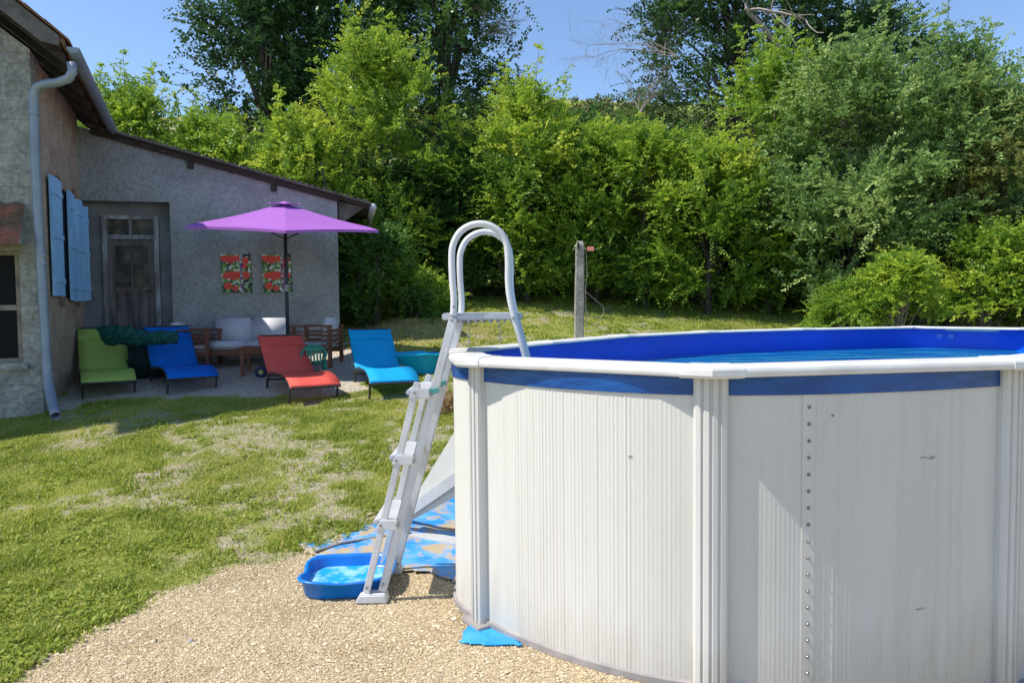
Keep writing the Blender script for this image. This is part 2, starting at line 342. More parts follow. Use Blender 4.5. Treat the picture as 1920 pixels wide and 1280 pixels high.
# ------------------------------------------------------------------ pool
def grime(m, N, L, b, src, last):
    tc = N.new('ShaderNodeTexCoord'); sp = N.new('ShaderNodeSeparateXYZ'); L.new(tc.outputs['Object'], sp.inputs[0])
    mp = N.new('ShaderNodeMapping'); mp.inputs['Scale'].default_value = (9, 9, .8); L.new(tc.outputs['Object'], mp.inputs[0])
    n = N.new('ShaderNodeTexNoise'); n.inputs['Scale'].default_value = 1.6; n.inputs['Detail'].default_value = 9; n.inputs['Roughness'].default_value = .7; L.new(mp.outputs[0], n.inputs['Vector'])
    ad = N.new('ShaderNodeMath'); ad.operation = 'MULTIPLY_ADD'; L.new(n.outputs['Fac'], ad.inputs[0]); ad.inputs[1].default_value = -.75; L.new(sp.outputs[2], ad.inputs[2])
    r1 = N.new('ShaderNodeMapRange'); r1.inputs[1].default_value = -.12; r1.inputs[2].default_value = -.42; r1.inputs[3].default_value = 0; r1.inputs[4].default_value = .42; L.new(ad.outputs[0], r1.inputs[0])
    mp2 = N.new('ShaderNodeMapping'); mp2.inputs['Scale'].default_value = (30, 30, 1.2); L.new(tc.outputs['Object'], mp2.inputs[0])
    n2 = N.new('ShaderNodeTexNoise'); n2.inputs['Scale'].default_value = 1; n2.inputs['Detail'].default_value = 8; L.new(mp2.outputs[0], n2.inputs['Vector'])
    r2 = N.new('ShaderNodeMapRange'); r2.inputs[1].default_value = .52; r2.inputs[2].default_value = .75; r2.inputs[4].default_value = .12; L.new(n2.outputs['Fac'], r2.inputs[0])
    n3 = N.new('ShaderNodeTexNoise'); n3.inputs['Scale'].default_value = 260; n3.inputs['Detail'].default_value = 2; L.new(tc.outputs['Object'], n3.inputs['Vector'])
    r3 = N.new('ShaderNodeMapRange'); r3.inputs[1].default_value = .3; r3.inputs[2].default_value = .7; r3.inputs[4].default_value = .10; L.new(n3.outputs['Fac'], r3.inputs[0])
    s1 = N.new('ShaderNodeMath'); s1.operation = 'ADD'; L.new(r1.outputs[0], s1.inputs[0]); L.new(r2.outputs[0], s1.inputs[1])
    s2 = N.new('ShaderNodeMath'); s2.operation = 'ADD'; s2.use_clamp = True; L.new(s1.outputs[0], s2.inputs[0]); L.new(r3.outputs[0], s2.inputs[1])
    mx = N.new('ShaderNodeMix'); mx.data_type = 'RGBA'; L.new(s2.outputs[0], mx.inputs[0]); L.new(last.outputs[2], mx.inputs[6]); mx.inputs[7].default_value = (.38, .34, .27, 1); L.new(mx.outputs[2], b.inputs['Base Color'])
WHITE = mat('pool_white', (.64, .64, .615), .42, (.59, .585, .55), 3, 0, stretch=(1, 1, .4), spec=.35, extra=grime)
WALLM = mat('pool_wall', (.65, .64, .605), .5, (.60, .59, .55), 2.5, .0006, 300, stretch=(1, 1, .35), spec=.3, extra=grime)
RIMM = mat('rim_white', (.70, .70, .68), .42, (.60, .59, .56), 7, spec=.4)
LINER = mat('liner', (.002, .10, .85), .35, (.002, .085, .75), 2, .004, 6, spec=.35)
BAND = mat('liner_band', (.002, .075, .30), .3, (.002, .05, .22), 5, .01, 7, stretch=(1, 1, 3), spec=.5)
GREYT = mat('track_grey', (.26, .24, .24), .7, (.36, .33, .31), 9)
pool = thing('above_ground_pool', (2.1, 5.2, 0), 0, 'white steel above-ground oval pool with blue liner and white rim', 'swimming pool')
PO = Vector((2.1, 5.2, 0))
NP = len(POSTS)
def outline(per=40):
    out = []
    for i in range(NP):
        p = [Vector(POSTS[(i + k) % NP]) for k in (-1, 0, 1, 2)]
        for j in range(per):
            t = j / per; t2, t3 = t * t, t * t * t
            out.append(.5 * ((2 * p[1]) + (-p[0] + p[2]) * t + (2 * p[0] - 5 * p[1] + 4 * p[2] - p[3]) * t2 + (-p[0] + 3 * p[1] - 3 * p[2] + p[3]) * t3))
    return out
OUT = outline(60)
# even resample
def resample(pts, step):
    P = np.array([tuple(p) for p in pts] + [tuple(pts[0])]); s = np.concatenate([[0], np.cumsum(np.linalg.norm(np.diff(P, axis=0), axis=1))])
    n = int(s[-1] / step); q = np.linspace(0, s[-1], n, endpoint=False); return np.stack([np.interp(q, s, P[:, 0]), np.interp(q, s, P[:, 1])], -1), q
WP, WS = resample(OUT, .0035)
def normals2(P):
    d = np.roll(P, -3, 0) - np.roll(P, 3, 0); d /= np.linalg.norm(d, axis=1)[:, None]; return np.stack([d[:, 1], -d[:, 0]], -1)
WN = normals2(WP)
if WN[0] @ (WP[0] - np.array([2.1, 5.2])) < 0: WN = -WN
def ring(name, off, z0, z1, m, P=WP, Nn=WN, corr=None, rows=None):
    n = len(P); zs = rows or [z0, z1]; o_ = off + (corr if corr is not None else 0)
    Q = P + Nn * (o_[:, None] if corr is not None else off); V = np.concatenate([np.column_stack([Q, np.full(n, z) + (hgt(P[:, 0], P[:, 1]) * (P[:, 0] > .5) if z < .1 else 0)]) for z in zs]) - np.array([2.1, 5.2, 0])
    Fs = []
    for r_ in range(len(zs) - 1):
        a = np.arange(n); b = (a + 1) % n; Fs.append(np.stack([a + r_ * n, b + r_ * n, b + (r_ + 1) * n, a + (r_ + 1) * n], -1))
    o = np_mesh(name, V, np.concatenate(Fs), m, pool, None, True); return o
WSj = WS + .004 * vnoise(WS, WS * 0, 6, 93); ph = (WSj / .0185) % 1; ribamp = np.random.default_rng(9).uniform(.25, 1.6, 2000)[np.floor(WSj / .0185).astype(int) % 2000]
corr = .0019 * ribamp * (np.exp(-((ph - .5) / .11) ** 2)) * (.25 + 1.2 * sstep(vnoise(WS, WS * 0, 1.3, 90), .15, .8))
ring('wall', 0, 0, 1.3, WALLM, corr=corr, rows=[0, .3, 1.284])
P2, S2 = resample(OUT, .05); N2 = normals2(P2)
if N2[0] @ (P2[0] - np.array([2.1, 5.2])) < 0: N2 = -N2
ring('liner', -.012, 0.02, 1.288, LINER, P2, N2)
band_z = np.full(len(P2), 0.)
ring('liner_overlap', .0065, 1.19, 1.287, BAND, P2, N2, corr=.004 * vnoise(S2, S2 * 0, 3, 91))
ring('bottom_track', .016, .002, .030, GREYT, P2, N2)
# top face of track as thin ring
q = P2 + N2 * .016; q2 = P2 + N2 * .0; n = len(q)
hz_ = np.minimum(hgt(q2[:, 0], q2[:, 1]), 0); V = np.concatenate([np.column_stack([q, np.full(n, .03) + hz_]), np.column_stack([q2, np.full(n, .034) + hz_])]) - np.array([2.1, 5.2, 0]); a = np.arange(n); b = (a + 1) % n
np_mesh('track_lip', V, np.stack([a, b, b + n, a + n], -1), GREYT, pool)
# rim : straight lengths between posts, mitred profile
def post_frame(i):
    p = Vector(POSTS[i]); a = (Vector(POSTS[(i + 1) % NP]) - p).normalized(); b = (p - Vector(POSTS[i - 1])).normalized()
    na = Vector((a.y, -a.x)); nb = Vector((b.y, -b.x))
    if na.dot(p - Vector((2.1, 5.2))) < 0: na = -na; nb = -nb
    m = (na + nb).normalized(); m = m / max(m.dot(na), .5); return p, a, b, na, nb, m
PROF = [(-.070, 1.292), (-.072, 1.302), (-.064, 1.308), (-.02, 1.311), (.06, 1.311), (.098, 1.308), (.110, 1.303), (.116, 1.294), (.117, 1.279), (.112, 1.269), (.100, 1.266), (.092, 1.272), (.088, 1.290), (0, 1.298)]
def grown(g): return [(o * 1.0 + (g if o > .05 else (-g if o < -.05 else 0)), z + (g if z > 1.2915 else -g)) for o, z in PROF]
for i in range(NP):
    p, a, _, na, _, m = post_frame(i); p2, _, _, _, _, m2 = post_frame((i + 1) % NP); mb = MB(); vs = []
    for (q_, mm) in ((p + a * .004, m), (p2 - a * .004, m2)):
        vs += [Vector((q_.x + mm.x * o, q_.y + mm.y * o, z)) - PO for o, z in PROF]
    k = len(PROF); mb.add(vs, [(j, (j + 1) % k, (j + 1) % k + k, j + k) for j in range(k)])
    crisp(mb.build('rim_rail', RIMM, pool, smooth=True))
    # corner cap
    _, aa, bb, nna, nnb, mm = post_frame(i); mb = MB(); G = grown(.0032); vs = []
    stations = [(p - bb * .085, nnb), (p - bb * .045, nnb), (p - bb * .018, (nnb * 1.5 + mm).normalized() * 1.005), (p, mm * .975), (p + aa * .018, (nna * 1.5 + mm).normalized() * 1.005), (p + aa * .045, nna), (p + aa * .085, nna)]
    for (q_, nn) in stations: vs += [Vector((q_.x + nn.x * o, q_.y + nn.y * o, z)) - PO for o, z in G]
    mb.add(vs, [(s_ * k + j, s_ * k + (j + 1) % k, (s_ + 1) * k + (j + 1) % k, (s_ + 1) * k + j) for s_ in range(6) for j in range(k)] + [tuple(range(k)), tuple(6 * k + j for j in range(k))])
    crisp(mb.build('corner_cap', RIMM, pool, smooth=True), 28)
    # upright post with fluted profile
    mn = (nna + nnb).normalized(); t_ = Vector((-mn.y, mn.x))
    pr = [(-.066, -.01), (-.066, .022), (-.058, .034), (-.040, .040), (-.036, .033), (-.030, .033), (-.026, .043), (-.008, .047), (-.004, .038), (.004, .038), (.008, .047), (.026, .043), (.030, .033), (.036, .033), (.040, .040), (.058, .034), (.066, .022), (.066, -.01)]
    if i == 0: pr = [(u * .72, v) for u, v in pr]
    if i == 11: pr = [(u * .6, v * .6) for u, v in pr]
    poly = [Vector((p.x + t_.x * u + mn.x * v, p.y + t_.y * u + mn.y * v, .012)) - PO for u, v in pr]
    dz_ = min(float(hgt(p.x, p.y)), 0); poly = [q_ + Vector((0, 0, dz_)) for q_ in poly]
    mb = MB(); mb.prism(poly, (0, 0, 1.256 - dz_)); mb.build('post', WHITE, pool)
    mb = MB(); mb.box(Vector((p.x + mn.x * .02, p.y + mn.y * .02, .012 + dz_)) - PO, (.17, .10, .02), Matrix(((t_.x, mn.x, 0), (t_.y, mn.y, 0), (0, 0, 1)))); mb.build('post_foot', GREYT, pool, .004)
# riveted seam right of post B
def wall_at(px, zz=.8):
    best = None
    d = fw + rv * (px - 960) / F; sl_ = d[0] / d[1]
    k = np.abs(WP[:, 0] - sl_ * WP[:, 1]); k[WP[:, 1] > 4.2] = 9; j = int(np.argmin(k)); return j
js = wall_at(1517); rp_, rn_ = WP[js], WN[js]; tt = np.array([-rn_[1], rn_[0]])
RIV = mat('rivet', (.24, .235, .22), .35, metal=.6)
mb = MB(); mb.box((rp_[0] + rn_[0] * .002 - 2.1 - tt[0] * .0, rp_[1] + rn_[1] * .002 - 5.2, .61), (.055, .0035, 1.16), Matrix(((tt[0], rn_[0], 0), (tt[1], rn_[1], 0), (0, 0, 1))))
mb.build('seam_strip', WALLM, pool, .0008)
mb = MB(); mb.tube([(0, -.001, 0), (0, .003, 0)], [.0075, .0072], 12); mb.tube([(0, .003, 0), (0, .0065, 0)], [.005, .003], 10)
rv0 = mb.build('rivet', RIV, pool, smooth=False)
for k in range(17):
    o = rv0 if k == 0 else rv0.copy()
    if k: COL.objects.link(o); o.parent = pool
    o.location = (rp_[0] + rn_[0] * .004 - 2.1, rp_[1] + rn_[1] * .004 - 5.2, 1.14 - k * .0665)
    o.rotation_euler = (0, 0, math.atan2(rn_[1], rn_[0]) - math.pi / 2)
# small scuffs on the wall
SCUF = mat('scuff', (.09, .085, .08), .8)
for (px, py, L_, s_) in ((1740, 857, .03, 1), (1752, 858, .012, 2), (1732, 1140, .018, 3), (1181, 855, .008, 4), (1562, 778, .004, 5), (1892, 1070, .006, 6)):
    j = wall_at(px); p_, n_ = WP[j], WN[j]; t2 = np.array([-n_[1], n_[0]]); zz = at(px, py, p_[1]).z; mb = MB()
    for q_ in range(5):
        u_ = (q_ - 2) / 2.2 * L_; v_ = RNG.uniform(-.004, .004)
        mb.box((p_[0] + n_[0] * .0032 + t2[0] * u_ - 2.1, p_[1] + n_[1] * .0032 + t2[1] * u_ - 5.2, zz + v_), (.004 + L_ * .2, .001, .0022), Matrix(((t2[0], n_[0], 0), (t2[1], n_[1], 0), (0, 0, 1))) @ Matrix.Rotation(RNG.uniform(-.6, .6), 3, 'Y'))
    mb.build('scuff_mark', SCUF, pool)
# side brace (buttress) on the far left flank
S = Vector((-.02, 4.56, 0)); bn = Vector((-.853, .522, 0)); ba = Vector((.522, .853, 0))
def bp_(s_, z, o=0): return S + bn * s_ + ba * o + Vector((0, 0, z)) - PO
mb = MB(); mb.prism([bp_(.0, 1.15), bp_(.13, 1.15), bp_(.84, .16), bp_(.80, .10), bp_(0, .55)], ba * .05); mb.build('brace_panel', WHITE, pool, .006)
GW = mat('brace_grey', (.52, .53, .55), .45, (.44, .45, .47), 6)
for o_, dz in ((-.035, 0), (.09, 0)):
    mb = MB(); mb.prism([bp_(.96, 0.01, o_), bp_(1.02, .01, o_), bp_(1.02, .05, o_), bp_(.0, .76, o_), bp_(.0, .66, o_)], ba * .03); mb.build('brace_strut', GW, pool, .004)
mb = MB(); mb.bar(bp_(1.06, .012), bp_(0, .012), .12, .02); mb.build('brace_base', GW, pool, .003)
# inlets on the far liner wall
mb = MB()
for px in (1757, 1783):
    p_ = at(px, 632, 7.0); j = int(np.argmin(np.where(P2[:, 1] > 5.5, abs(P2[:, 0] / P2[:, 1] - p_.x / p_.y), 9)))
    mb = MB(); c_ = np.array([*P2[j], 0]) - np.array([*N2[j], 0]) * .014; mb.tube([Vector(c_) + Vector((0, 0, 1.215)) - PO, Vector(c_ - np.array([*N2[j], 0]) * .01) + Vector((0, 0, 1.215)) - PO], .028, 14)
    mb.build('water_inlet', mat('inlet', (.05, .20, .80), .3), pool)
# water
wt = bpy.data.materials.new('pool_water'); wt.use_nodes = True; N = wt.node_tree.nodes; L = wt.node_tree.links; b = N['Principled BSDF']
b.inputs['Base Color'].default_value = (.01, .20, .36, 1); b.inputs['Roughness'].default_value = .02; b.inputs['IOR'].default_value = 1.33; b.inputs['Specular IOR Level'].default_value = .8
tc = N.new('ShaderNodeTexCoord'); nn = N.new('ShaderNodeTexNoise'); nn.inputs['Scale'].default_value = 2.6; nn.inputs['Detail'].default_value = 3; mpw = N.new('ShaderNodeMapping'); mpw.inputs['Scale'].default_value = (.7, 1.6, 1); L.new(tc.outputs['Object'], mpw.inputs[0]); L.new(mpw.outputs[0], nn.inputs['Vector'])
bp = N.new('ShaderNodeBump'); bp.inputs['Distance'].default_value = .08; L.new(nn.outputs['Fac'], bp.inputs['Height']); L.new(bp.outputs[0], b.inputs['Normal'])
me = bpy.data.meshes.new('water'); Q = P2 - N2 * .014 - np.array([2.1, 5.2]); me.from_pydata([(x, y, 1.10) for x, y in Q], [], [tuple(range(len(Q)))]); link('water', me, pool, wt)

# ------------------------------------------------------------------ pool ladder
LADW = mat('ladder_plastic', (.70, .70, .71), .4, (.56, .56, .57), 5, .0008, 60, spec=.4)
LADG = mat('ladder_tread', (.50, .51, .55), .5, (.44, .45, .48), 10)
lo = Vector((-.72, 4.0, 0))
lad = thing('pool_ladder', lo, 0, 'white A-frame pool ladder with two arched handrails straddling the pool rim', 'ladder')
def smooth_path(pts, n=6):
    P = [pts[0]] + list(pts) + [pts[-1]]; out = []
    for i in range(1, len(P) - 2):
        for j in range(n):
            t = j / n; a, b_, c, d = P[i - 1], P[i], P[i + 1], P[i + 2]
            out.append(.5 * (2 * b_ + (c - a) * t + (2 * a - 5 * b_ + 4 * c - d) * t * t + (3 * b_ - a - 3 * c + d) * t ** 3))
    out.append(P[-2]); return out
def lp(px, py, Y): return at(px, py, Y) - lo
nearY, farY = 3.85, 4.27
hoop = [(850, 592), (851, 560), (848, 520), (847, 480), (850, 458), (861, 437), (879, 424), (900, 419.5), (921, 424), (940, 438), (950, 458), (953, 490), (953, 525), (956, 556), (964, 592), (984, 664), (1004, 740)]
mb = MB(); mb.tube(smooth_path([lp(x, y, nearY) for x, y in hoop], 5), .0175, 12); mb.build('handrail', LADW, lad, smooth=True)
# far arch: same shape, parallel copy behind
off = Vector((.012, farY - nearY, 0))
mb = MB(); mb.tube(smooth_path([lp(x, y, nearY) + off for x, y in hoop], 5), .0175, 12); mb.build('handrail', LADW, lad, smooth=True)
LO = lp(717, 1108, nearY); HI = lp(850, 596, nearY)
for of_ in (Vector((0, 0, 0)), off):
    mb = MB(); mb.bar(LO + of_, HI + of_ + Vector((0, 0, .0)), .044, .032, (0, 1, 0)); mb.build('main_rail', LADW, lad, .006)
OLO = lp(687, 1110, nearY - .02); OHI = lp(783, 716, nearY - .02)
for of_ in (Vector((0, 0, 0)), off * .98 + Vector((.0, 0.02, 0))):
    mb = MB(); mb.bar(OLO + of_, OHI + of_, .036, .028, (0, 1, 0)); mb.build('outer_rail', LADW, lad, .005)
for of_ in (Vector((0, 0, 0)), off):
    mb = MB(); c = (LO + OLO) / 2 + of_; c.z = .028
    mb.prism([Vector((c.x - .10, c.y - .045, .004)), Vector((c.x + .075, c.y - .045, .004)), Vector((c.x + .065, c.y - .045, .045)), Vector((c.x + .05, c.y - .045, .05)), Vector((c.x - .07, c.y - .045, .05))], (0, .09, 0))
    mb.build('foot_pad', LADW, lad, .006)
for (x0, y0, x1, y1) in ((770, 733, 806, 738), (738, 856, 776, 862), (708, 976, 746, 983)):
    a_ = lp(x0, y0, nearY); b_ = lp(x1, y1, nearY); zc = (a_.z + b_.z) / 2; xl, xr_ = a_.x - .01, b_.x + .0
    mb = MB(); y_a, y_b = nearY - .0 - lo.y + .018, farY - lo.y - .018
    mb.prism([Vector((xl - .02, y_a, zc - .012)), Vector((xl + .02, y_a, zc - .026)), Vector((xr_, y_a, zc - .028)), Vector((xr_, y_a, zc + .016)), Vector((xl + .03, y_a, zc + .018)), Vector((xl - .02, y_a, zc + .006))], (0, y_b - y_a, 0))
    mb.build('step', LADG, lad, .006)
    for yy in (nearY - lo.y - .042, farY - lo.y + .018):
        mb = MB(); mb.prism([Vector((xl + .0, yy, zc - .026)), Vector((xr_ + .005, yy, zc - .028)), Vector((xr_ + .005, yy, zc + .026)), Vector((xl + .035, yy, zc + .028))], (0, .024, 0)); mb.build('step_bracket', LADW, lad, .005)
a_ = lp(828, 594, nearY); b_ = lp(980, 594, nearY); zc = a_.z
mb = MB(); mb.box(((a_.x + b_.x) / 2, .215 - .15 + .0, zc), (b_.x - a_.x, .40, .036)); mb.build('platform', LADG, lad, .006)
mb = MB()
for k in range(9): mb.box((a_.x + .06 + k * .038, .065, zc - .026), (.012, .36, .018))
mb.build('platform_rib', LADG, lad, .003)
for k, (dx, ln) in enumerate(((.13, .13), (.30, .11))):
    mb = MB(); mb.tube([(a_.x + dx + .006 * math.sin(j * 2.1), .0, zc - .03 - j * ln / 8) for j in range(9)], .0032, 5); mb.build('rope', mat('rope', (.6, .58, .5), .9), lad)
TEAL = mat('teal_cord', (.02, .38, .36), .6)
for (x_, y_, yy) in ((813, 733, nearY - .01), (829, 718, farY)):
    mb = MB(); c = lp(x_, y_, yy)
    for j in range(3): mb.tube([(c.x + .027 * math.cos(t), c.y + .026 * math.sin(t), c.z + (j - 1) * .010 + .006 * math.cos(t)) for t in np.linspace(0, 6.28, 14)], .0035, 5)
    mb.tube([(c.x, c.y - .026, c.z), (c.x - .012, c.y - .034, c.z + .018), (c.x - .022, c.y - .03, c.z + .002)], .003, 5)
    mb.build('cord_tie', TEAL, lad)
mb = MB(); mb.tube([lp(815, 732, nearY - .03), lp(820, 728, nearY + .1), lp(829, 719, farY - .02)], .003, 5); mb.build('cord_tie', TEAL, lad)
BOLT = mat('bolt', (.30, .30, .31), .4, metal=.6)
for (x_, y_) in ((719, 1092), (690, 1096), (779, 734), (808, 736), (745, 860), (777, 862), (716, 980), (747, 980), (848, 600), (852, 575), (962, 596)):
    c = lp(x_, y_, nearY); mb = MB(); mb.tube([(c.x, c.y - .047, c.z), (c.x, c.y - .012, c.z)], .007, 8); mb.build('bolt', BOLT, lad)
# inner (in-water) treads
for z_ in (1.12, .87):
    mb = MB(); mb.box((lp(1004, 740, nearY).x, .22 - .15, z_), (.09, .38, .03)); mb.build('step', LADG, lad, .005)

# ------------------------------------------------------------------ foot tray
TRAYM = mat('tray_blue', (.008, .20, .66), .32, (.006, .16, .58), 5, spec=.5)
tc_ = Vector((-.93, 4.06, 0))
tray = thing('foot_tray', tc_, R(4), 'bright blue moulded plastic tray holding shallow water at the ladder foot', 'tray')
def tray_ring(sc, z, wav=0, dz=0):
    out = []
    for k in range(96):
        t = 2 * math.pi * k / 96; c, s_ = math.cos(t), math.sin(t)
        rx, ry, ex = .265, .235, 3.4
        rr = 1 / ((abs(c) / rx) ** ex + (abs(s_) / ry) ** ex) ** (1 / ex)
        rr *= 1 - .10 * math.exp(-((t - math.pi) / .42) ** 2) - .06 * math.exp(-((t - 4.71) / .5) ** 2) - .04 * math.exp(-((t - 1.57) / .4) ** 2)
        zz = z + dz * (math.exp(-((t - math.pi) / .35) ** 2) * -1 - .8 * math.exp(-((t - 4.71) / .45) ** 2))
        out.append((rr * sc * c, rr * sc * s_, zz))
    return out
def loft(rings, close_bottom=True):
    n = len(rings[0]); vs = [p for r_ in rings for p in r_]; fs = []
    for i in range(len(rings) - 1):
        for k in range(n): fs.append((i * n + k, i * n + (k + 1) % n, (i + 1) * n + (k + 1) % n, (i + 1) * n + k))
    if close_bottom: fs.append(tuple(range(n))); fs.append(tuple((len(rings) - 1) * n + k for k in range(n)))
    return vs, fs
mb = MB(); v_, f_ = loft([tray_ring(.84, .004), tray_ring(.87, .012), tray_ring(.93, .095, dz=.012), tray_ring(1.0, .098, dz=.018), tray_ring(1.01, .104, dz=.018), tray_ring(.99, .110, dz=.018), tray_ring(.925, .108, dz=.018), tray_ring(.90, .09, dz=.01), tray_ring(.83, .022), tray_ring(.80, .014)])
mb.add(v_, f_); mb.build('tray_shell', TRAYM, tray, smooth=True)
def trayx(m, N, L, b, src, last):
    n = N.new('ShaderNodeTexVoronoi'); n.inputs['Scale'].default_value = 9; n.feature = 'SMOOTH_F1'; L.new(src, n.inputs['Vector'])
TW = mat('tray_water', (.02, .36, .78), .06, (.30, .60, .82), 14, .008, 16, lo=.46, hi=.62, spec=.6, detail=8)  # paler patches are sky reflection painted into the water colour
mb = MB(); mb.add(tray_ring(.862, .045), [tuple(range(96))]); mb.build('tray_water', TW, tray)

# ------------------------------------------------------------------ blue ground sheets
def sheetx(m, N, L, b, src, last):
    n = N.new('ShaderNodeTexNoise'); n.inputs['Scale'].default_value = 4.2; n.inputs['Detail'].default_value = 11; n.inputs['Roughness'].default_value = .72; L.new(src, n.inputs['Vector'])
    mr = N.new('ShaderNodeMapRange'); mr.inputs[1].default_value = .48; mr.inputs[2].default_value = .55; L.new(n.outputs['Fac'], mr.inputs[0])
    n2 = N.new('ShaderNodeTexNoise'); n2.inputs['Scale'].default_value = 90; L.new(src, n2.inputs['Vector'])
    sand = N.new('ShaderNodeMix'); sand.data_type = 'RGBA'; sand.inputs[6].default_value = (.34, .27, .17, 1); sand.inputs[7].default_value = (.50, .41, .27, 1); L.new(n2.outputs['Fac'], sand.inputs[0])
    mx = N.new('ShaderNodeMix'); mx.data_type = 'RGBA'; L.new(mr.outputs[0], mx.inputs[0]); L.new(last.outputs[2], mx.inputs[6]); L.new(sand.outputs[2], mx.inputs[7]); L.new(mx.outputs[2], b.inputs['Base Color'])
    r_ = N.new('ShaderNodeMapRange'); r_.inputs[3].default_value = .3; r_.inputs[4].default_value = .95; L.new(mr.outputs[0], r_.inputs[0]); L.new(r_.outputs[0], b.inputs['Roughness'])
SHEET = mat('blue_sheet', (.006, .25, .76), .35, (.14, .42, .80), 5, .012, 14, extra=sheetx)
SHEET2 = mat('blue_sheet_clean', (.004, .26, .78), .35, (.05, .36, .78), 6, .012, 14)
def ground_sheet(name, pix, m, label, amp=.013, step=.02, lift=.008, seed=1):
    P = [g0(*q_) for q_ in pix]; xs = [p[0] for p in P]; ys = [p[1] for p in P]
    X, Y = np.meshgrid(np.arange(min(xs) - .05, max(xs) + .05, step), np.arange(min(ys) - .05, max(ys) + .05, step))
    jx = X + .05 * (vnoise(X, Y, 9, seed) - .5); jy = Y + .05 * (vnoise(X, Y, 9, seed + 1) - .5); ins = inpoly(jx, jy, P)
    Z = hgt(X, Y) + lift + amp * np.abs(vnoise(X + Y * .4, Y, 5, seed + 2) - .5) * 2 + .5 * amp * vnoise(X, Y, 14, seed + 3)
    ny_, nx_ = X.shape; id_ = np.arange(nx_ * ny_).reshape(ny_, nx_); c = ins[:-1, :-1] & ins[1:, 1:] & ins[:-1, 1:] & ins[1:, :-1]
    F4 = np.stack([id_[:-1, :-1], id_[:-1, 1:], id_[1:, 1:], id_[1:, :-1]], -1)[c]
    used = np.unique(F4); remap = np.full(nx_ * ny_, -1); remap[used] = np.arange(len(used))
    o = np_mesh(name, np.stack([X, Y, Z], -1).reshape(-1, 3)[used], remap[F4], m, None, None, True)
    md = o.modifiers.new('thick', 'SOLIDIFY'); md.thickness = .004
    tag(o, label, 'tarpaulin'); return o
ground_sheet('ground_sheet', [(563, 1042), (560, 1024), (610, 1018), (680, 990), (760, 972), (810, 935), (880, 922), (880, 1096), (835, 1092), (800, 1078), (745, 1074), (720, 1062), (640, 1052)], SHEET, 'large crumpled blue ground sheet half covered in sand behind the ladder', seed=11)
ground_sheet('ground_sheet', [(857, 1209), (888, 1172), (920, 1174), (950, 1190), (990, 1217), (930, 1219)], SHEET2, 'small triangular corner of blue sheet poking out under the pool wall', amp=.006, step=.012, seed=31)
mb = MB(); pts = [gp(x, y) + Vector((0, 0, .022)) for x, y in ((590, 1040), (640, 1026), (700, 1014), (770, 1003))]
for a_, b_ in zip(pts, pts[1:]): mb.bar(a_, b_, .024, .008)
tag(mb.build('metal_strap', mat('strap', (.16, .16, .17), .7, (.25, .2, .15), 8), None, .002), 'dark grey flat strip lying across the large blue sheet', 'strip')
def rock(name, px, py, s, m, label):
    p = gp(px, py); bm = bmesh.new(); bmesh.ops.create_icosphere(bm, subdivisions=2, radius=s)
    for v in bm.verts: v.co *= 1 + random.uniform(-.18, .18); v.co.z *= .6
    me = bpy.data.meshes.new(name); bm.to_mesh(me); bm.free(); o = link(name, me, None, m, False); o.location = p + Vector((0, 0, s * .2)); tag(o, label, 'stone')
rock('stone', 357, 1203, .016, mat('stone_grey', (.28, .27, .27), .8, (.4, .38, .36), 20), 'small grey stone lying alone on the beige gravel')
rock('stone', 694, 965, .022, mat('stone_tan', (.5, .38, .22), .8, (.6, .48, .3), 20), 'tan stone on the lawn edge behind the blue sheet')
#REST
# ------------------------------------------------------------------ farmhouse
WALLG = mat('stone_render', (.20, .19, .175), .95, (.34, .32, .29), 5, .02, 26, lo=.3, hi=.7)
def brick_mat(name, c1, c2, mortar, scale, rot=None):
    m = bpy.data.materials.new(name); m.use_nodes = True; N = m.node_tree.nodes; L = m.node_tree.links; b = N['Principled BSDF']
    tc = N.new('ShaderNodeTexCoord'); mp = N.new('ShaderNodeMapping'); L.new(tc.outputs['Object'], mp.inputs[0])
    if rot: mp.inputs['Rotation'].default_value = rot
    br = N.new('ShaderNodeTexBrick'); br.inputs['Scale'].default_value = scale; br.inputs['Color1'].default_value = (*c1, 1); br.inputs['Color2'].default_value = (*c2, 1); br.inputs['Mortar'].default_value = (*mortar, 1); br.inputs['Mortar Size'].default_value = .03
    L.new(mp.outputs[0], br.inputs['Vector']); L.new(br.outputs['Color'], b.inputs['Base Color']); b.inputs['Roughness'].default_value = .95
    bp = N.new('ShaderNodeBump'); bp.inputs['Distance'].default_value = .01; bp.invert = True; L.new(br.outputs['Fac'], bp.inputs['Height']); L.new(bp.outputs[0], b.inputs['Normal']); return m
OCHRE = mat('ochre_render', (.36, .26, .18), .95, (.50, .40, .29), 3.5, .03, 30, lo=.3, hi=.7, grain=.35, gscale=22)
BRICK = brick_mat('brick', (.33, .12, .07), (.24, .09, .06), (.28, .24, .2), 9, (R(90), 0, R(-20)))
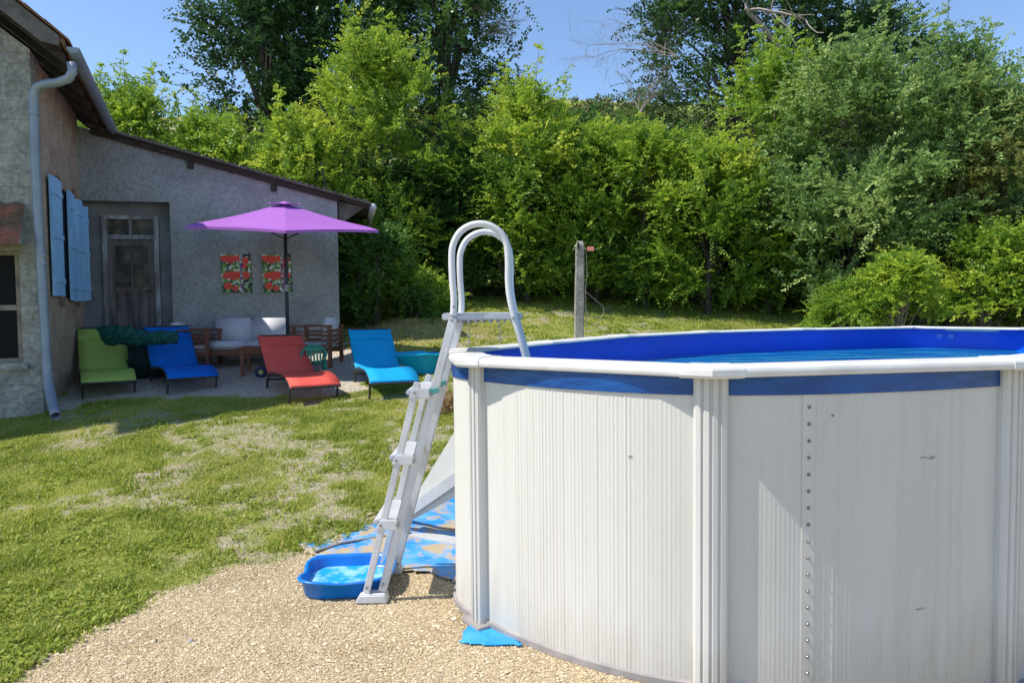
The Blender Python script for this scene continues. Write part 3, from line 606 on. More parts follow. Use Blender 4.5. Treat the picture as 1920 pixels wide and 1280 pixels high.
def blockx(m, N, L, b, src, last):
    mp = N.new('ShaderNodeMapping'); mp.inputs['Rotation'].default_value = (R(90), 0, 0); L.new(src, mp.inputs[0])
    br = N.new('ShaderNodeTexBrick'); br.inputs['Scale'].default_value = 1.15; br.inputs['Mortar Size'].default_value = .012; br.inputs['Row Height'].default_value = .42; br.inputs['Brick Width'].default_value = .8
    br.inputs['Color1'].default_value = (1, 1, 1, 1); br.inputs['Color2'].default_value = (.72, .74, .76, 1); br.inputs['Mortar'].default_value = (.55, .52, .48, 1); br.inputs['Mortar Smooth'].default_value = .6; L.new(mp.outputs[0], br.inputs['Vector'])
    mx = N.new('ShaderNodeMix'); mx.data_type = 'RGBA'; mx.blend_type = 'MULTIPLY'; mx.inputs[0].default_value = .65
    L.new(last.outputs[2], mx.inputs[6]); L.new(br.outputs['Color'], mx.inputs[7]); L.new(mx.outputs[2], b.inputs['Base Color'])
ASHLAR = mat('ashlar', (.24, .235, .22), .95, (.47, .45, .40), 3, .03, 18, lo=.3, hi=.7, extra=blockx, grain=.4, gscale=20)
TILE = mat('roof_tile', (.16, .085, .06), .9, (.26, .14, .09), 9, .01, 30)
DARKW = mat('dark_timber', (.035, .028, .024), .9, (.07, .055, .045), 8, .004, 40, stretch=(1, 1, 6))
BOARD = mat('barge_board', (.17, .15, .14), .85, (.10, .085, .08), 6, .003, 40)
ZINC = mat('zinc', (.27, .32, .38), .5, (.21, .25, .31), 5, .0015, 30, metal=.25)
BLUEP = mat('shutter_blue', (.34, .60, .86), .65, (.24, .48, .76), 6, .002, 60, stretch=(1, 1, .3), grain=.12, gscale=30)
BLACK = mat('dark_pane', (.005, .005, .006), .5, spec=.15)
GLASSD = mat('tan_reflection_glass', (.05, .046, .036), .25, (.20, .165, .11), 6, .002, 20, lo=.4, hi=.7, spec=.6)  # tan mottling is brownish reflection put into the glass colour
P1 = Vector((-5.30, 8.3, 0)); P2 = Vector((-6.36, 11.0, 0)); wv = (P2 - P1).normalized(); gv = Vector((-wv.y, wv.x, 0))   # gv points left along the gable
if gv.x > 0: gv = -gv
ov = -gv                                                                                                                 # outwards from the side wall
house = thing('farmhouse', P1, 0, 'old stone farmhouse gable end with blue shutters and long grey downpipe', 'house')
def hp(a, out, z): return P1 + wv * a + ov * out + Vector((0, 0, z)) - P1
GZ0 = .1
mb = MB(); mb.prism([hp(0, 0, GZ0), hp(2.95, 0, GZ0), hp(2.95, 0, 4.42), hp(0, 0, 4.42)], gv * .14)
side = mb.build('side_wall', OCHRE, house)
SL = .80
mb = MB(); f0 = .0
gab = [P1 * 0 + gv * .001 + Vector((0, 0, GZ0)), gv * 7 + Vector((0, 0, GZ0)), gv * 7 + Vector((0, 0, 4.4 + SL * 3.0)), gv * 4.2 + Vector((0, 0, 4.4 + SL * 4.2)), gv * .001 + Vector((0, 0, 4.43))]
# gable wall pieces round the window (window spans .30 .. 1.5 along gv, z .95 .. 2.15)
w0, w1, wz0, wz1 = .165, 1.5, .98, 2.22
def gq(a, b, z0, z1a, z1b): return [gv * a + Vector((0, 0, z0)), gv * b + Vector((0, 0, z0)), gv * b + Vector((0, 0, z1b)), gv * a + Vector((0, 0, z1a))]
mb = MB()
for q_ in (gq(-.012, w0, GZ0, 4.43, 4.43 + SL * w0), gq(w0, w1, GZ0, wz0, wz0), gq(w0, w1, wz1, 4.43 + SL * w0, 4.43 + SL * w1), gq(w1, 7, GZ0, 4.43 + SL * w1, 4.43 + SL * 7)):
    mb.prism([p - wv * .012 for p in q_], wv * .35)
mb.build('gable_wall', ASHLAR, house, fix=True)
FRAMEW = mat('old_frame', (.30, .27, .21), .9, (.17, .15, .12), 8, .003, 50)
win = MB()
for (a, b, z0, z1) in ((w0, w0 + .05, wz0, wz1), (w1 - .05, w1, wz0, wz1), (w0 + .05, w1 - .05, wz0, wz0 + .05), (w0 + .05, w1 - .05, wz1 - .05, wz1), (w0 + .05, w1 - .05, 1.56, 1.62)):
    win.prism([p + wv * .02 for p in gq(a, b, z0, z1, z1)], wv * .06)
wf = win.build('window', FRAMEW, house, .004)
mb = MB(); mb.prism([p + wv * .06 for p in gq(w0 + .04, w1 - .04, wz0 + .04, wz1 - .04, wz1 - .04)], wv * .01); mb.build('pane', BLACK, wf)
mb = MB(); mb.prism([p - wv * .06 for p in gq(w0 - .05, w1 + .1, wz0 - .08, wz0 - .002, wz0 - .002)], wv * .09); mb.build('sill', ASHLAR, house, .01)
# mossy tiled hood above that window
CANT = mat('hood_tile', (.30, .11, .07), .9, (.14, .09, .05), 7, .01, 30, lo=.42, hi=.6)
mb = MB()
for rrow in range(4):
    for c in range(12):
        zj = random.uniform(-.006, .006); a0 = .075 + c * .17; zt = 2.72 - rrow * .115; d_ = .06 + rrow * .09
        for j in range(5):
            t0 = j / 5; t1 = (j + 1) / 5; z_ = lambda t: .03 * math.sin(math.pi * t)
            mb.add([gv * (a0 + .17 * t0) - wv * d_ + Vector((0, 0, zt + z_(t0))), gv * (a0 + .17 * t1) - wv * d_ + Vector((0, 0, zt + z_(t1))), gv * (a0 + .17 * t1) - wv * (d_ + .12) + Vector((0, 0, zt - .13 + z_(t1))), gv * (a0 + .17 * t0) - wv * (d_ + .12) + Vector((0, 0, zt - .13 + z_(t0)))], [(0, 1, 2, 3)])
hood = mb.build('window_hood', CANT, house, fix=False); md = hood.modifiers.new('t', 'SOLIDIFY'); md.thickness = .018
mb = MB(); mb.prism([gv * .09 - wv * .02 + Vector((0, 0, 2.70)), gv * .09 - wv * .02 + Vector((0, 0, 2.27)), gv * .09 - wv * .36 + Vector((0, 0, 2.27))], gv * 1.9); mb.build('hood_support', ASHLAR, house)
# roof : slab from the eave up to the left
def rp(a, up, dz=0): return wv * a + ov * (.42 - up) + Vector((0, 0, 4.36 + SL * up + dz - .055 * a))
mb = MB(); mb.prism([rp(-.42, 0), rp(3.6, 0), rp(3.6, 5.2), rp(-.42, 5.2)], (0, 0, .06)); mb.build('roof', TILE, house)
mb = MB()
for k in range(30):
    u = k * .175
    for j, a in enumerate(np.arange(-.47, 3.5, .23)):
        if j > 2 and k > 3: continue
        mb.prism([rp(a, u - .05, .075), rp(a + .215, u - .05, .075), rp(a + .215, u + .17, .085), rp(a, u + .17, .085)], (0, 0, .022))
mb.build('roof_tiles', TILE, house, fix=True)
mb = MB(); mb.prism([rp(-.44, .22, -.16), rp(-.44, .05, -.05), rp(-.44, .05, .05), rp(-.44, 5.2, .05), rp(-.44, 5.2, -.16)], wv * .03); mb.build('barge_board', BOARD, house)
mb = MB(); mb.prism([rp(-.40, .06, -.03), rp(3.6, .06, -.03), rp(3.6, 5.1, -.03), rp(-.40, 5.1, -.03)], (0, 0, .025)); mb.build('soffit', DARKW, house)
for a in np.arange(-.2, 3.4, .55): mb = MB(); mb.prism([rp(a, .04, -.14), rp(a, 1.0, -.14), rp(a, 1.0, -.032), rp(a, .04, -.032)], wv * .08); mb.build('rafter', DARKW, house)
# gutter (half round) + downpipe
mb = MB(); gst = []
for a in np.linspace(-.40, 3.4, 16):
    c = wv * a + ov * .49 + Vector((0, 0, 4.36 - .055 * a)); gst.append([c + ov * (.058 * math.cos(t)) + Vector((0, 0, .058 * math.sin(t))) for t in np.linspace(math.pi, 2 * math.pi, 10)])
for g1, g2 in zip(gst, gst[1:]): mb.add(g1 + g2, [(j, j + 1, j + 11, j + 10) for j in range(9)])
gut = mb.build('gutter', ZINC, house, smooth=True, fix=False); bm = bmesh.new(); bm.from_mesh(gut.data); bmesh.ops.remove_doubles(bm, verts=bm.verts, dist=.0005); bm.to_mesh(gut.data); bm.free(); md = gut.modifiers.new('t', 'SOLIDIFY'); md.thickness = .005
mb = MB(); mb.add(gst[0], [tuple(range(10))]); mb.build('gutter_end', ZINC, house)
pipe_px = [(134, 118, 8.02), (136, 136, 8.02), (128, 148, 8.03), (108, 155, 8.06), (84, 158, 8.1), (70, 163, 8.12), (63, 177, 8.13), (63, 200, 8.13), (66, 300, 8.13), (71, 400, 8.13), (77, 500, 8.13), (83, 600, 8.13), (89, 700, 8.12), (91, 722, 8.10), (95, 742, 8.0), (103, 772, 7.75), (105, 780, 7.70)]
mb = MB(); mb.tube([at(x, y, Y) - P1 for x, y, Y in pipe_px], [.047] * 13 + [.052] * 4, 14, False); dp = mb.build('downpipe', ZINC, house, smooth=True, fix=False)
md = dp.modifiers.new('t', 'SOLIDIFY'); md.thickness = .004
for (x, y) in ((64, 213), (77, 478), (77, 494), (90, 712), (90, 700)):
    mb = MB(); p = at(x, y, 8.13) - P1; mb.tube([p - Vector((0, 0, .016)), p + Vector((0, 0, .016))], .055, 14); mb.build('pipe_collar', ZINC, house)
# shutters and the brick surrounds behind them
z0s, z1s = 1.72, 3.14
for a0, a1 in ((1.18, 1.42), (2.30, 2.50)):
    mb = MB(); mb.prism([hp(a0, .004, z0s - .12), hp(a1, .004, z0s - .12), hp(a1, .004, z1s + .12), hp(a0, .004, z1s + .12)], ov * .014); mb.build('brick_surround', BRICK, house)
mb = MB(); mb.prism([hp(1.42, .002, z0s), hp(2.30, .002, z0s), hp(2.30, .002, z1s), hp(1.42, .002, z1s)], ov * .01); mb.build('window_opening', BLACK, house)
def shutter(a0, a1, o0, o1, za, zb, dzp=0):
    mb = MB(); d = (hp(a1, o1, 0) - hp(a0, o0, 0)); nrm = Vector((d.y, -d.x, 0)).normalized()
    if nrm.dot(ov) < 0: nrm = -nrm
    n = 3
    for k in range(n):
        q0 = hp(a0, o0, 0) + d * (k / n + .006); q1 = hp(a0, o0, 0) + d * ((k + 1) / n - .006); jz = random.uniform(-.012, .012)
        mb.prism([q0 + Vector((0, 0, za + jz)), q1 + Vector((0, 0, za + jz)), q1 + Vector((0, 0, zb + jz + dzp)), q0 + Vector((0, 0, zb + jz))], nrm * .028)
    s = mb.build('shutter', BLUEP, house, .003)
    for zz in (za + .18, (za + zb) / 2, zb - .2):
        mb = MB(); q0 = hp(a0, o0, zz) + d * .04 + nrm * .031; q1 = hp(a0, o0, zz) + d * .96 + nrm * .031; mb.bar(q0 + nrm * .004, q1 + nrm * .004, .016, .055)
        mb.build('strap_hinge', BLUEP, s)
shutter(.60, 1.13, .03, .05, z0s + .02, z1s + .04)
shutter(1.70, 1.99, .03, .05, z0s - .04, z1s)
shutter(2.01, 2.29, .05, .10, z0s - .03, z1s - .05)
shutter(2.50, 2.66, .03, .12, z0s - .03, z1s - .10)

# ------------------------------------------------------------------ lean-to
SHW = mat('grey_render', (.26, .275, .28), .95, (.40, .415, .415), 1.6, .03, 26, lo=.3, hi=.72, grain=.22, gscale=16)
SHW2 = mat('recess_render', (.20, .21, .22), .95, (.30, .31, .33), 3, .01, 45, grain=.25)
SA = Vector((-6.36, 11.0, 0)); SB = Vector((-2.755, 11.84, 0)); sv = (SB - SA).normalized(); sn = Vector((sv.y, -sv.x, 0)); LW = (SB - SA).length
shed = thing('lean_to_shed', SA, 0, 'grey rendered lean-to with sloping sheet roof and deep-set old wooden door', 'outbuilding')
def sp(a, out, z): return sv * a + sn * out + Vector((0, 0, z))
def topz(a): return 4.26 + (3.30 - 4.26) * (a / LW)
def sa(px):                                                # distance along the wall seen at a photo column
    d = fw + rv * (px - 960) / F; k = d[0] / d[1]; return (k * SA.y - SA.x) / (sv.x - k * sv.y)
def sz(px, py): a = sa(px); p = SA + sv * a; return at(px, py, p.y).z
d0, d1 = sa(148), sa(326); dz = sz(235, 377)
mb = MB()
for (a, b, z0, z1a, z1b) in ((-.3, d0, .2, topz(-.3), topz(d0)), (d0, d1, dz, topz(d0), topz(d1)), (d1, LW, .2, topz(d1), topz(LW))):
    mb.prism([sp(a, 0, z0), sp(b, 0, z0), sp(b, 0, z1b), sp(a, 0, z1a)], -sn * .42)
mb.build('front_wall', SHW, shed)
mb = MB(); mb.prism([sp(LW - .3, -.421, .4), sp(LW - .3, -5, .4), sp(LW - .3, -5, topz(LW)), sp(LW - .3, -.421, topz(LW))], sv * .299); mb.build('side_wall', SHW, shed)
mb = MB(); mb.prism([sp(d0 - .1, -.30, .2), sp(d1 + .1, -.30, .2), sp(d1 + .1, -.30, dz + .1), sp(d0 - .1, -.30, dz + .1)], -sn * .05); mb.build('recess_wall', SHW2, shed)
# door
DOORW = mat('door_grey_paint', (.50, .52, .53), .8, (.22, .21, .21), 9, .003, 60, stretch=(1, 1, .25), lo=.35, hi=.6)
DOORB = mat('door_brown', (.10, .078, .075), .8, (.24, .21, .20), 9, .003, 60, stretch=(1, 1, .2))
e0, e1 = sa(189), sa(297); eb, et = .66, sz(240, 400); tr = sz(240, 440); dl = sz(240, 545)
mb = MB()
yb = -.295
for (a, b, z0, z1) in ((e0, e0 + .07, eb, et), (e1 - .07, e1, eb, et), (e0 + .07, e1 - .07, et - .06, et), (e0 + .07, e1 - .07, tr - .05, tr + .02), ((e0 + e1) / 2 - .02, (e0 + e1) / 2 + .02, tr + .02, et - .06)):
    mb.prism([sp(a, yb, z0), sp(b, yb, z0), sp(b, yb, z1), sp(a, yb, z1)], sn * .07)
mb.build('door_frame', DOORW, shed, .004)
mb = MB(); mb.prism([sp(e0 + .06, yb + .002, tr), sp(e1 - .06, yb + .002, tr), sp(e1 - .06, yb + .002, et - .05), sp(e0 + .06, yb + .002, et - .05)], sn * .015); mb.build('transom_glass', GLASSD, shed)
m0, m1, mz = e0 + .075, e1 - .075, tr - .055; mb = MB(); cm = (m0 + m1) / 2
for (a, b, z0, z1) in ((m0, m0 + .09, eb, mz), (m1 - .09, m1, eb, mz), (m0 + .09, m1 - .09, mz - .09, mz), (m0 + .09, m1 - .09, dl - .04, dl + .06), (m0 + .09, m1 - .09, eb, eb + .14), (cm - .015, cm + .015, dl + .06, mz - .09)):
    mb.prism([sp(a, yb, z0), sp(b, yb, z0), sp(b, yb, z1), sp(a, yb, z1)], sn * .045)
door = mb.build('door', DOORB, shed, .004)
mb = MB(); mb.prism([sp(m0 + .08, yb + .004, dl + .05), sp(m1 - .08, yb + .004, dl + .05), sp(m1 - .08, yb + .004, mz - .08), sp(m0 + .08, yb + .004, mz - .08)], sn * .012); mb.build('pane', GLASSD, door)
mb = MB()
for k in range(3): a = m0 + .09 + (m1 - m0 - .18) * k / 3; b = m0 + .09 + (m1 - m0 - .18) * (k + 1) / 3; mb.prism([sp(a + .006, yb + .004, eb + .13), sp(b - .006, yb + .004, eb + .13), sp(b - .006, yb + .004, dl - .03), sp(a + .006, yb + .004, dl - .03)], sn * .02)
mb.build('lower_panel', DOORB, door)
mb = MB(); mb.tube([sp(m1 - .05, yb + .05, dl + .0), sp(m1 - .05, yb + .09, dl + .0), sp(m1 - .13, yb + .09, dl - .005)], .009, 8); mb.build('handle', mat('handle', (.05, .05, .05), .4, metal=.7), door)
# sheet roof with shallow corrugation
SROOF = mat('fibre_sheet', (.21, .20, .19), .9, (.12, .115, .10), 4, .004, 30)
mb = MB(); n = 160; rows = []
def rz_(a): return topz(a) + .012
for yo in (.14, -5.2):
    for dzz in (0.0, .02): rows.append([sp(a, yo, rz_(a) + .018 + dzz) for a in np.linspace(.18, LW + .52, n)])
k = n
vs = [p for r_ in rows for p in r_]
for j in range(k): vs[j] = vs[j] + Vector((0, 0, 0))
mb.add(vs, [(j, j + 1, k + j + 1, k + j) for j in range(k - 1)] + [(2 * k + j, 2 * k + j + 1, 3 * k + j + 1, 3 * k + j) for j in range(k - 1)] + [(j, j + 1, 2 * k + j + 1, 2 * k + j) for j in range(k - 1)] + [(k + j, k + j + 1, 3 * k + j + 1, 3 * k + j) for j in range(k - 1)])
mb.build('roof', SROOF, shed)
mb = MB()
for j in range(46):                                        # ribs seen as teeth along the verge, running front to back
    a = .2 + j * (LW + .3) / 46; mb.box(sp(a, -1.3, rz_(a) + .048), (.035, 2.95, .022), Matrix((sv, Vector((-sv.y, sv.x, 0)), Vector((0, 0, 1)))).transposed())
mb.build('roof_ribs', SROOF, shed)
mb = MB(); mb.prism([sp(.2, .06, rz_(.2) - .08), sp(LW + .02, .06, rz_(LW) - .08), sp(LW + .02, .06, rz_(LW) + .012), sp(.2, .06, rz_(.2) + .012)], -sn * .055); mb.build('verge_board', DARKW, shed)
for a in (1.55, 2.75): mb = MB(); mb.box(sp(a, .03, topz(a) - .11), (.07, .09, .13)); mb.build('purlin_end', DARKW, shed)
mb = MB(); mb.prism([sp(LW + .02, -.1, topz(LW) - .42), sp(LW + .02, -.1, topz(LW) - .04), sp(LW + .42, -.1, topz(LW) - .13)], -sn * .08)
mb.prism([sp(LW + .02, -.1, rz_(LW) - .02), sp(LW + .50, -.1, rz_(LW + .5) - .02), sp(LW + .5, -5, rz_(LW + .5) - .02), sp(LW + .02, -5, rz_(LW) - .02)], (0, 0, .03)); mb.build('eave_bracket', BOARD, shed)
mb = MB(); gc = sp(LW + .56, .1, rz_(LW + .5) - .03); mb.tube([gc, gc - sn * 5.2], .055, 10); mb.build('gutter', mat('zinc_light', (.5, .52, .54), .5, metal=.2), shed, smooth=True)

# ------------------------------------------------------------------ two flower canvases
def painting_mat():
    m = bpy.data.materials.new('poppy_print'); m.use_nodes = True; N = m.node_tree.nodes; L = m.node_tree.links; b = N['Principled BSDF']
    tc = N.new('ShaderNodeTexCoord'); P = tc.outputs['Object']
    def mixc(f, a, c):
        x = N.new('ShaderNodeMix'); x.data_type = 'RGBA'; L.new(f, x.inputs[0])
        if isinstance(a, tuple): x.inputs[6].default_value = (*a, 1)
        else: L.new(a, x.inputs[6])
        if isinstance(c, tuple): x.inputs[7].default_value = (*c, 1)
        else: L.new(c, x.inputs[7])
        return x.outputs[2]
    def noisemask(scale, lo, hi, off):
        mp = N.new('ShaderNodeMapping'); mp.inputs['Location'].default_value = off; L.new(P, mp.inputs[0])
        n = N.new('ShaderNodeTexNoise'); n.inputs['Scale'].default_value = scale; n.inputs['Detail'].default_value = 3; L.new(mp.outputs[0], n.inputs['Vector'])
        r_ = N.new('ShaderNodeMapRange'); r_.inputs[1].default_value = lo; r_.inputs[2].default_value = hi; L.new(n.outputs['Fac'], r_.inputs[0]); return r_.outputs[0]
    c = mixc(noisemask(14, .47, .53, (3, 1, 2)), (.03, .05, .04), (.17, .36, .09))
    c = mixc(noisemask(20, .55, .60, (7, 1, 5)), c, (.80, .80, .82))
    for (x, z, rx, rz__) in ((-.09, .22, .10, .06), (.04, .23, .055, .05), (.14, .19, .05, .06), (-.06, -.03, .15, .065), (.14, -.03, .055, .06), (-.13, -.19, .06, .055), (-.02, -.23, .05, .04), (.12, .1, .04, .035), (-.18, .24, .05, .04)):
        mp = N.new('ShaderNodeMapping'); mp.vector_type = 'TEXTURE'; mp.inputs['Location'].default_value = (x, 0, z); mp.inputs['Scale'].default_value = (rx, 10, rz__); L.new(P, mp.inputs[0])
        nn_ = N.new('ShaderNodeTexNoise'); nn_.inputs['Scale'].default_value = 2.2; L.new(mp.outputs[0], nn_.inputs['Vector'])
        vl = N.new('ShaderNodeVectorMath'); vl.operation = 'LENGTH'; L.new(mp.outputs[0], vl.inputs[0])
        ad = N.new('ShaderNodeMath'); ad.operation = 'ADD'; L.new(vl.outputs['Value'], ad.inputs[0]); L.new(nn_.outputs['Fac'], ad.inputs[1])
        r_ = N.new('ShaderNodeMapRange'); r_.inputs[1].default_value = 1.55; r_.inputs[2].default_value = 1.42; L.new(ad.outputs[0], r_.inputs[0])
        red = mixc(nn_.outputs['Fac'], (.90, .12, .07), (.65, .04, .04)); c = mixc(r_.outputs[0], c, red)
    sx = N.new('ShaderNodeSeparateXYZ'); L.new(P, sx.inputs[0])
    a_ = N.new('ShaderNodeMath'); a_.operation = 'SUBTRACT'; L.new(sx.outputs[0], a_.inputs[0]); a_.inputs[1].default_value = .075
    ab = N.new('ShaderNodeMath'); ab.operation = 'ABSOLUTE'; L.new(a_.outputs[0], ab.inputs[0])
    lt = N.new('ShaderNodeMath'); lt.operation = 'LESS_THAN'; L.new(ab.outputs[0], lt.inputs[0]); lt.inputs[1].default_value = .02
    c = mixc(lt.outputs[0], c, mixc(noisemask(25, .45, .5, (1, 1, 1)), (.20, .05, .22), (.45, .45, .42)))
    L.new(c, b.inputs['Base Color']); b.inputs['Roughness'].default_value = .7; return m
PAINT = painting_mat()
for (xa, xb, lab) in ((419, 475, 'red poppy print canvas hanging on the grey wall nearer the door'), (496, 550, 'red poppy print canvas on the grey wall directly behind the parasol pole')):
    a = (sa(xa) + sa(xb)) / 2; zc = (sz(447, 476) + sz(447, 549)) / 2; W_ = sa(xb) - sa(xa); H_ = .60
    o = MB().box((0, 0, 0), (W_, .03, H_)).build('wall_canvas', PAINT, None, .003); o.location = SA + sp(a, .02, zc); o.rotation_euler = (0, R(-1.2), math.atan2(sv.y, sv.x))
    tag(o, lab, 'picture', 'poppy canvases on the grey wall')

# ------------------------------------------------------------------ parasol
PURP = mat('purple_canvas', (.47, .17, .61), .75, (.43, .15, .56), 2, .002, 200, transl=.25)
POLE = mat('pole_dark', (.03, .035, .045), .45)
pb = gp(541, 700); pb = at(541, 690, 10.2); pb.z = float(hgt(pb.x, pb.y))
par = thing('garden_parasol', pb, R(17), 'open purple parasol on dark pole in front of the grey wall', 'parasol')
ez = at(370, 426, 10.2).z - pb.z; az = at(540, 380, 10.2).z - pb.z
Rr = 1.375; tilt = Matrix.Rotation(R(8), 3, 'X')
def canopy(rad, z0, z1, seg=6, sub=8, ph=-math.pi / 2, droop=.03, z_shift=0):
    ctr = Vector((0, 0, az)); vs = []; fs = []
    for i in range(sub + 1):
        t = i / sub
        for k in range(seg * 4):
            an = ph + 2 * math.pi * k / (seg * 4); e = (k % 4) / 4; c0 = math.cos(math.pi / seg) / math.cos((e - .5) * 2 * math.pi / seg)
            rr = rad * t * c0; z = z1 - (z1 - z0) * (t ** .97); z -= .02 * math.sin(math.pi * t)
            z += (.012 * math.sin(math.pi * e) * t * t); rr *= 1 - .025 * math.sin(math.pi * e) * t
            p = Vector((rr * math.cos(an), rr * math.sin(an), z - az)); p = tilt @ p; vs.append(p + ctr)
    m_ = seg * 4
    for i in range(sub):
        for k in range(m_): fs.append((i * m_ + k, i * m_ + (k + 1) % m_, (i + 1) * m_ + (k + 1) % m_, (i + 1) * m_ + k))
    return vs, fs
def finish_canopy(nm, v, f, m):
    mb = MB(); mb.add(v, f); o = mb.build(nm, m, par); 
    bm = bmesh.new(); bm.from_mesh(o.data); bmesh.ops.remove_doubles(bm, verts=bm.verts, dist=.0005); bm.to_mesh(o.data); bm.free()
    md = o.modifiers.new('t', 'SOLIDIFY'); md.thickness = .004; return o
v, f = canopy(Rr, ez - .0, az); finish_canopy('canopy', v, f, PURP)
v, f = canopy(.24, az - .015, az + .028, sub=4); finish_canopy('vent', v, f, PURP)
# hem strip
mb = MB(); hem = []
for k in range(24):
    an = -math.pi / 2 + 2 * math.pi * k / 24; e = (k % 4) / 4; c0 = math.cos(math.pi / 6) / math.cos((e - .5) * math.pi / 3)
    c0 *= 1 - .025 * math.sin(math.pi * e); hem.append(tilt @ Vector((Rr * c0 * math.cos(an), Rr * c0 * math.sin(an), ez - az + .012 * math.sin(math.pi * e))) + Vector((0, 0, az)))
mb.add(hem + [p - Vector((0, 0, .035)) for p in hem], [(k, (k + 1) % 24, 24 + (k + 1) % 24, 24 + k) for k in range(24)]); mb.build('hem', PURP, par, fix=False)
for k in range(6):
    an = -math.pi / 2 + math.pi / 3 * k; q = tilt @ Vector((Rr * .97 * math.cos(an), Rr * .97 * math.sin(an), ez - az - .02)) + Vector((0, 0, az))
    mb = MB(); mb.tube([Vector((0, 0, az - .05)), q], .008, 6); mb.build('rib', POLE, par)
    mb = MB(); q2 = tilt @ Vector((Rr * .5 * math.cos(an), Rr * .5 * math.sin(an), (ez - az) * .5 - .03)) + Vector((0, 0, az)); mb.tube([Vector((0, 0, az - .5)), q2], .006, 6); mb.build('strut', POLE, par)
mb = MB(); mb.tube([(0, 0, 0.03), (0, 0, az + .02)], .024, 12); mb.build('pole', POLE, par, smooth=True)
mb = MB(); cz = at(541, 540, 10.2).z - pb.z; mb.box((.0, -.035, cz), (.05, .07, .09)); mb.tube([(0, -.07, cz), (.03, -.11, cz), (.06, -.12, cz + .04)], .008, 6); mb.build('crank', mat('crank', (.3, .32, .3), .5), par, .005)
mb = MB(); mb.tube([(0, 0, 0), (0, 0, .05), (0, 0, .07), (0, 0, .3)], [.24, .23, .04, .032], 20); mb.build('base', POLE, par)

# ------------------------------------------------------------------ sun loungers
FRM = mat('lounger_frame', (.05, .045, .045), .4, metal=.2)
PROFILE = [(0, .185), (.03, .215), (.12, .25), (.28, .275), (.45, .275), (.62, .255), (.80, .225), (.98, .195), (1.08, .19), (1.16, .21), (1.30, .30), (1.48, .435), (1.64, .55), (1.70, .60)]
def lounger(pa, pb_, yaw, fabric, label, back=1.0, width=.58):
    A = gp(*pa); B = gp(*pb_); c = (A + B) / 2; c.z = float(hgt(c.x, c.y))
    t = thing('sun_lounger', c, yaw, label, 'sun lounger', 'sun loungers on the patio edge')    # local -Y is the foot end
    prof = smooth_path([Vector((0, s, z)) for s, z in PROFILE], 3)
    prof = [Vector((0, p.y, p.z if p.y < 1.1 else (.19 + (p.z - .19) * back))) for p in prof]
    slope = (float(hgt(c.x - math.sin(yaw) * 1.3, c.y + math.cos(yaw) * 1.3)) - c.z) / 1.3
    def G(p): return Vector((p[0], p[1] - .12, p[2] + slope * (p[1] - .12)))
    mb = MB(); n = len(prof); vs = [G((sx * (width / 2 + .013), p.y, p.z + .008)) for p in prof for sx in (-1, -.5, 0, .5, 1)]
    for i, p in enumerate(prof):
        for j, sx in enumerate((-1, -.5, 0, .5, 1)): vs[i * 5 + j].z -= .012 * (1 - sx * sx)
    mb.add(vs, [(i * 5 + j, i * 5 + j + 1, i * 5 + j + 6, i * 5 + j + 5) for i in range(n - 1) for j in range(4)])
    o = mb.build('sling', fabric, t, smooth=True, fix=False); md = o.modifiers.new('t', 'SOLIDIFY'); md.thickness = .006
    for s_ in (1, n - 6):
        mb = MB(); mb.add([G((sx * (width / 2 + .005), prof[s_ + q].y, prof[s_ + q].z + .013)) for q in (0, 1) for sx in (-1, 1)], [(0, 1, 3, 2)])
        hm = mb.build('hem', fabric, t, fix=False); md = hm.modifiers.new('t', 'SOLIDIFY'); md.thickness = .004
    for sx in (-1, 1):
        mb = MB(); mb.tube([G((sx * (width / 2 + .008), p.y, p.z - .012)) for p in prof], .011, 8); mb.build('side_rail', FRM, t, smooth=True)
        mb = MB(); mb.tube(smooth_path([G((sx * width / 2, .10, .235)), G((sx * width / 2, .085, .16)), G((sx * width / 2, .10, .09)), G((sx * width / 2, .13, -.02))], 3), .013, 8); mb.build('leg', FRM, t, smooth=True)
        mb = MB(); mb.tube(smooth_path([G((sx * width / 2, .70, .235)), G((sx * width / 2, .95, .215)), G((sx * width / 2, 1.12, .16)), G((sx * width / 2, 1.22, .09)), G((sx * width / 2, 1.26, -.02))], 3), .015, 8); mb.build('leg', FRM, t, smooth=True)
    for s_, z_ in ((0.0, .183), (1.12, .15), (1.22, .09), (1.70, .19 + .41 * back)):
        mb = MB(); mb.tube([G((-width / 2, s_, z_)), G((width / 2, s_, z_))], .012, 8); mb.build('cross_bar', FRM, t)
    return t
def fab(n, c, c2): return mat(n, c, .7, c2, 3, .0012, 350, transl=.30)
lounger((163, 742), (247, 742), R(31), fab('sling_lime', (.55, .74, .16), (.50, .68, .15)), 'lime green sun lounger, leftmost, standing next to the house downpipe', 1.25, .57)
lounger((322, 737), (398, 730), R(35), fab('sling_blue', (.0, .22, .80), (.0, .19, .72)), 'royal blue sun lounger half under the dark green netting', 1.2, .57)
lounger((550, 756), (625, 750), R(30), fab('sling_red', (.92, .15, .11), (.86, .13, .095)), 'coral red sun lounger in front of the wooden coffee table', .95, .54)
lounger((697, 748), (777, 742), R(20), fab('sling_cyan', (.0, .46, .82), (.0, .42, .76)), 'turquoise blue sun lounger, rightmost, closest to the pool ladder', 1.0, .53)

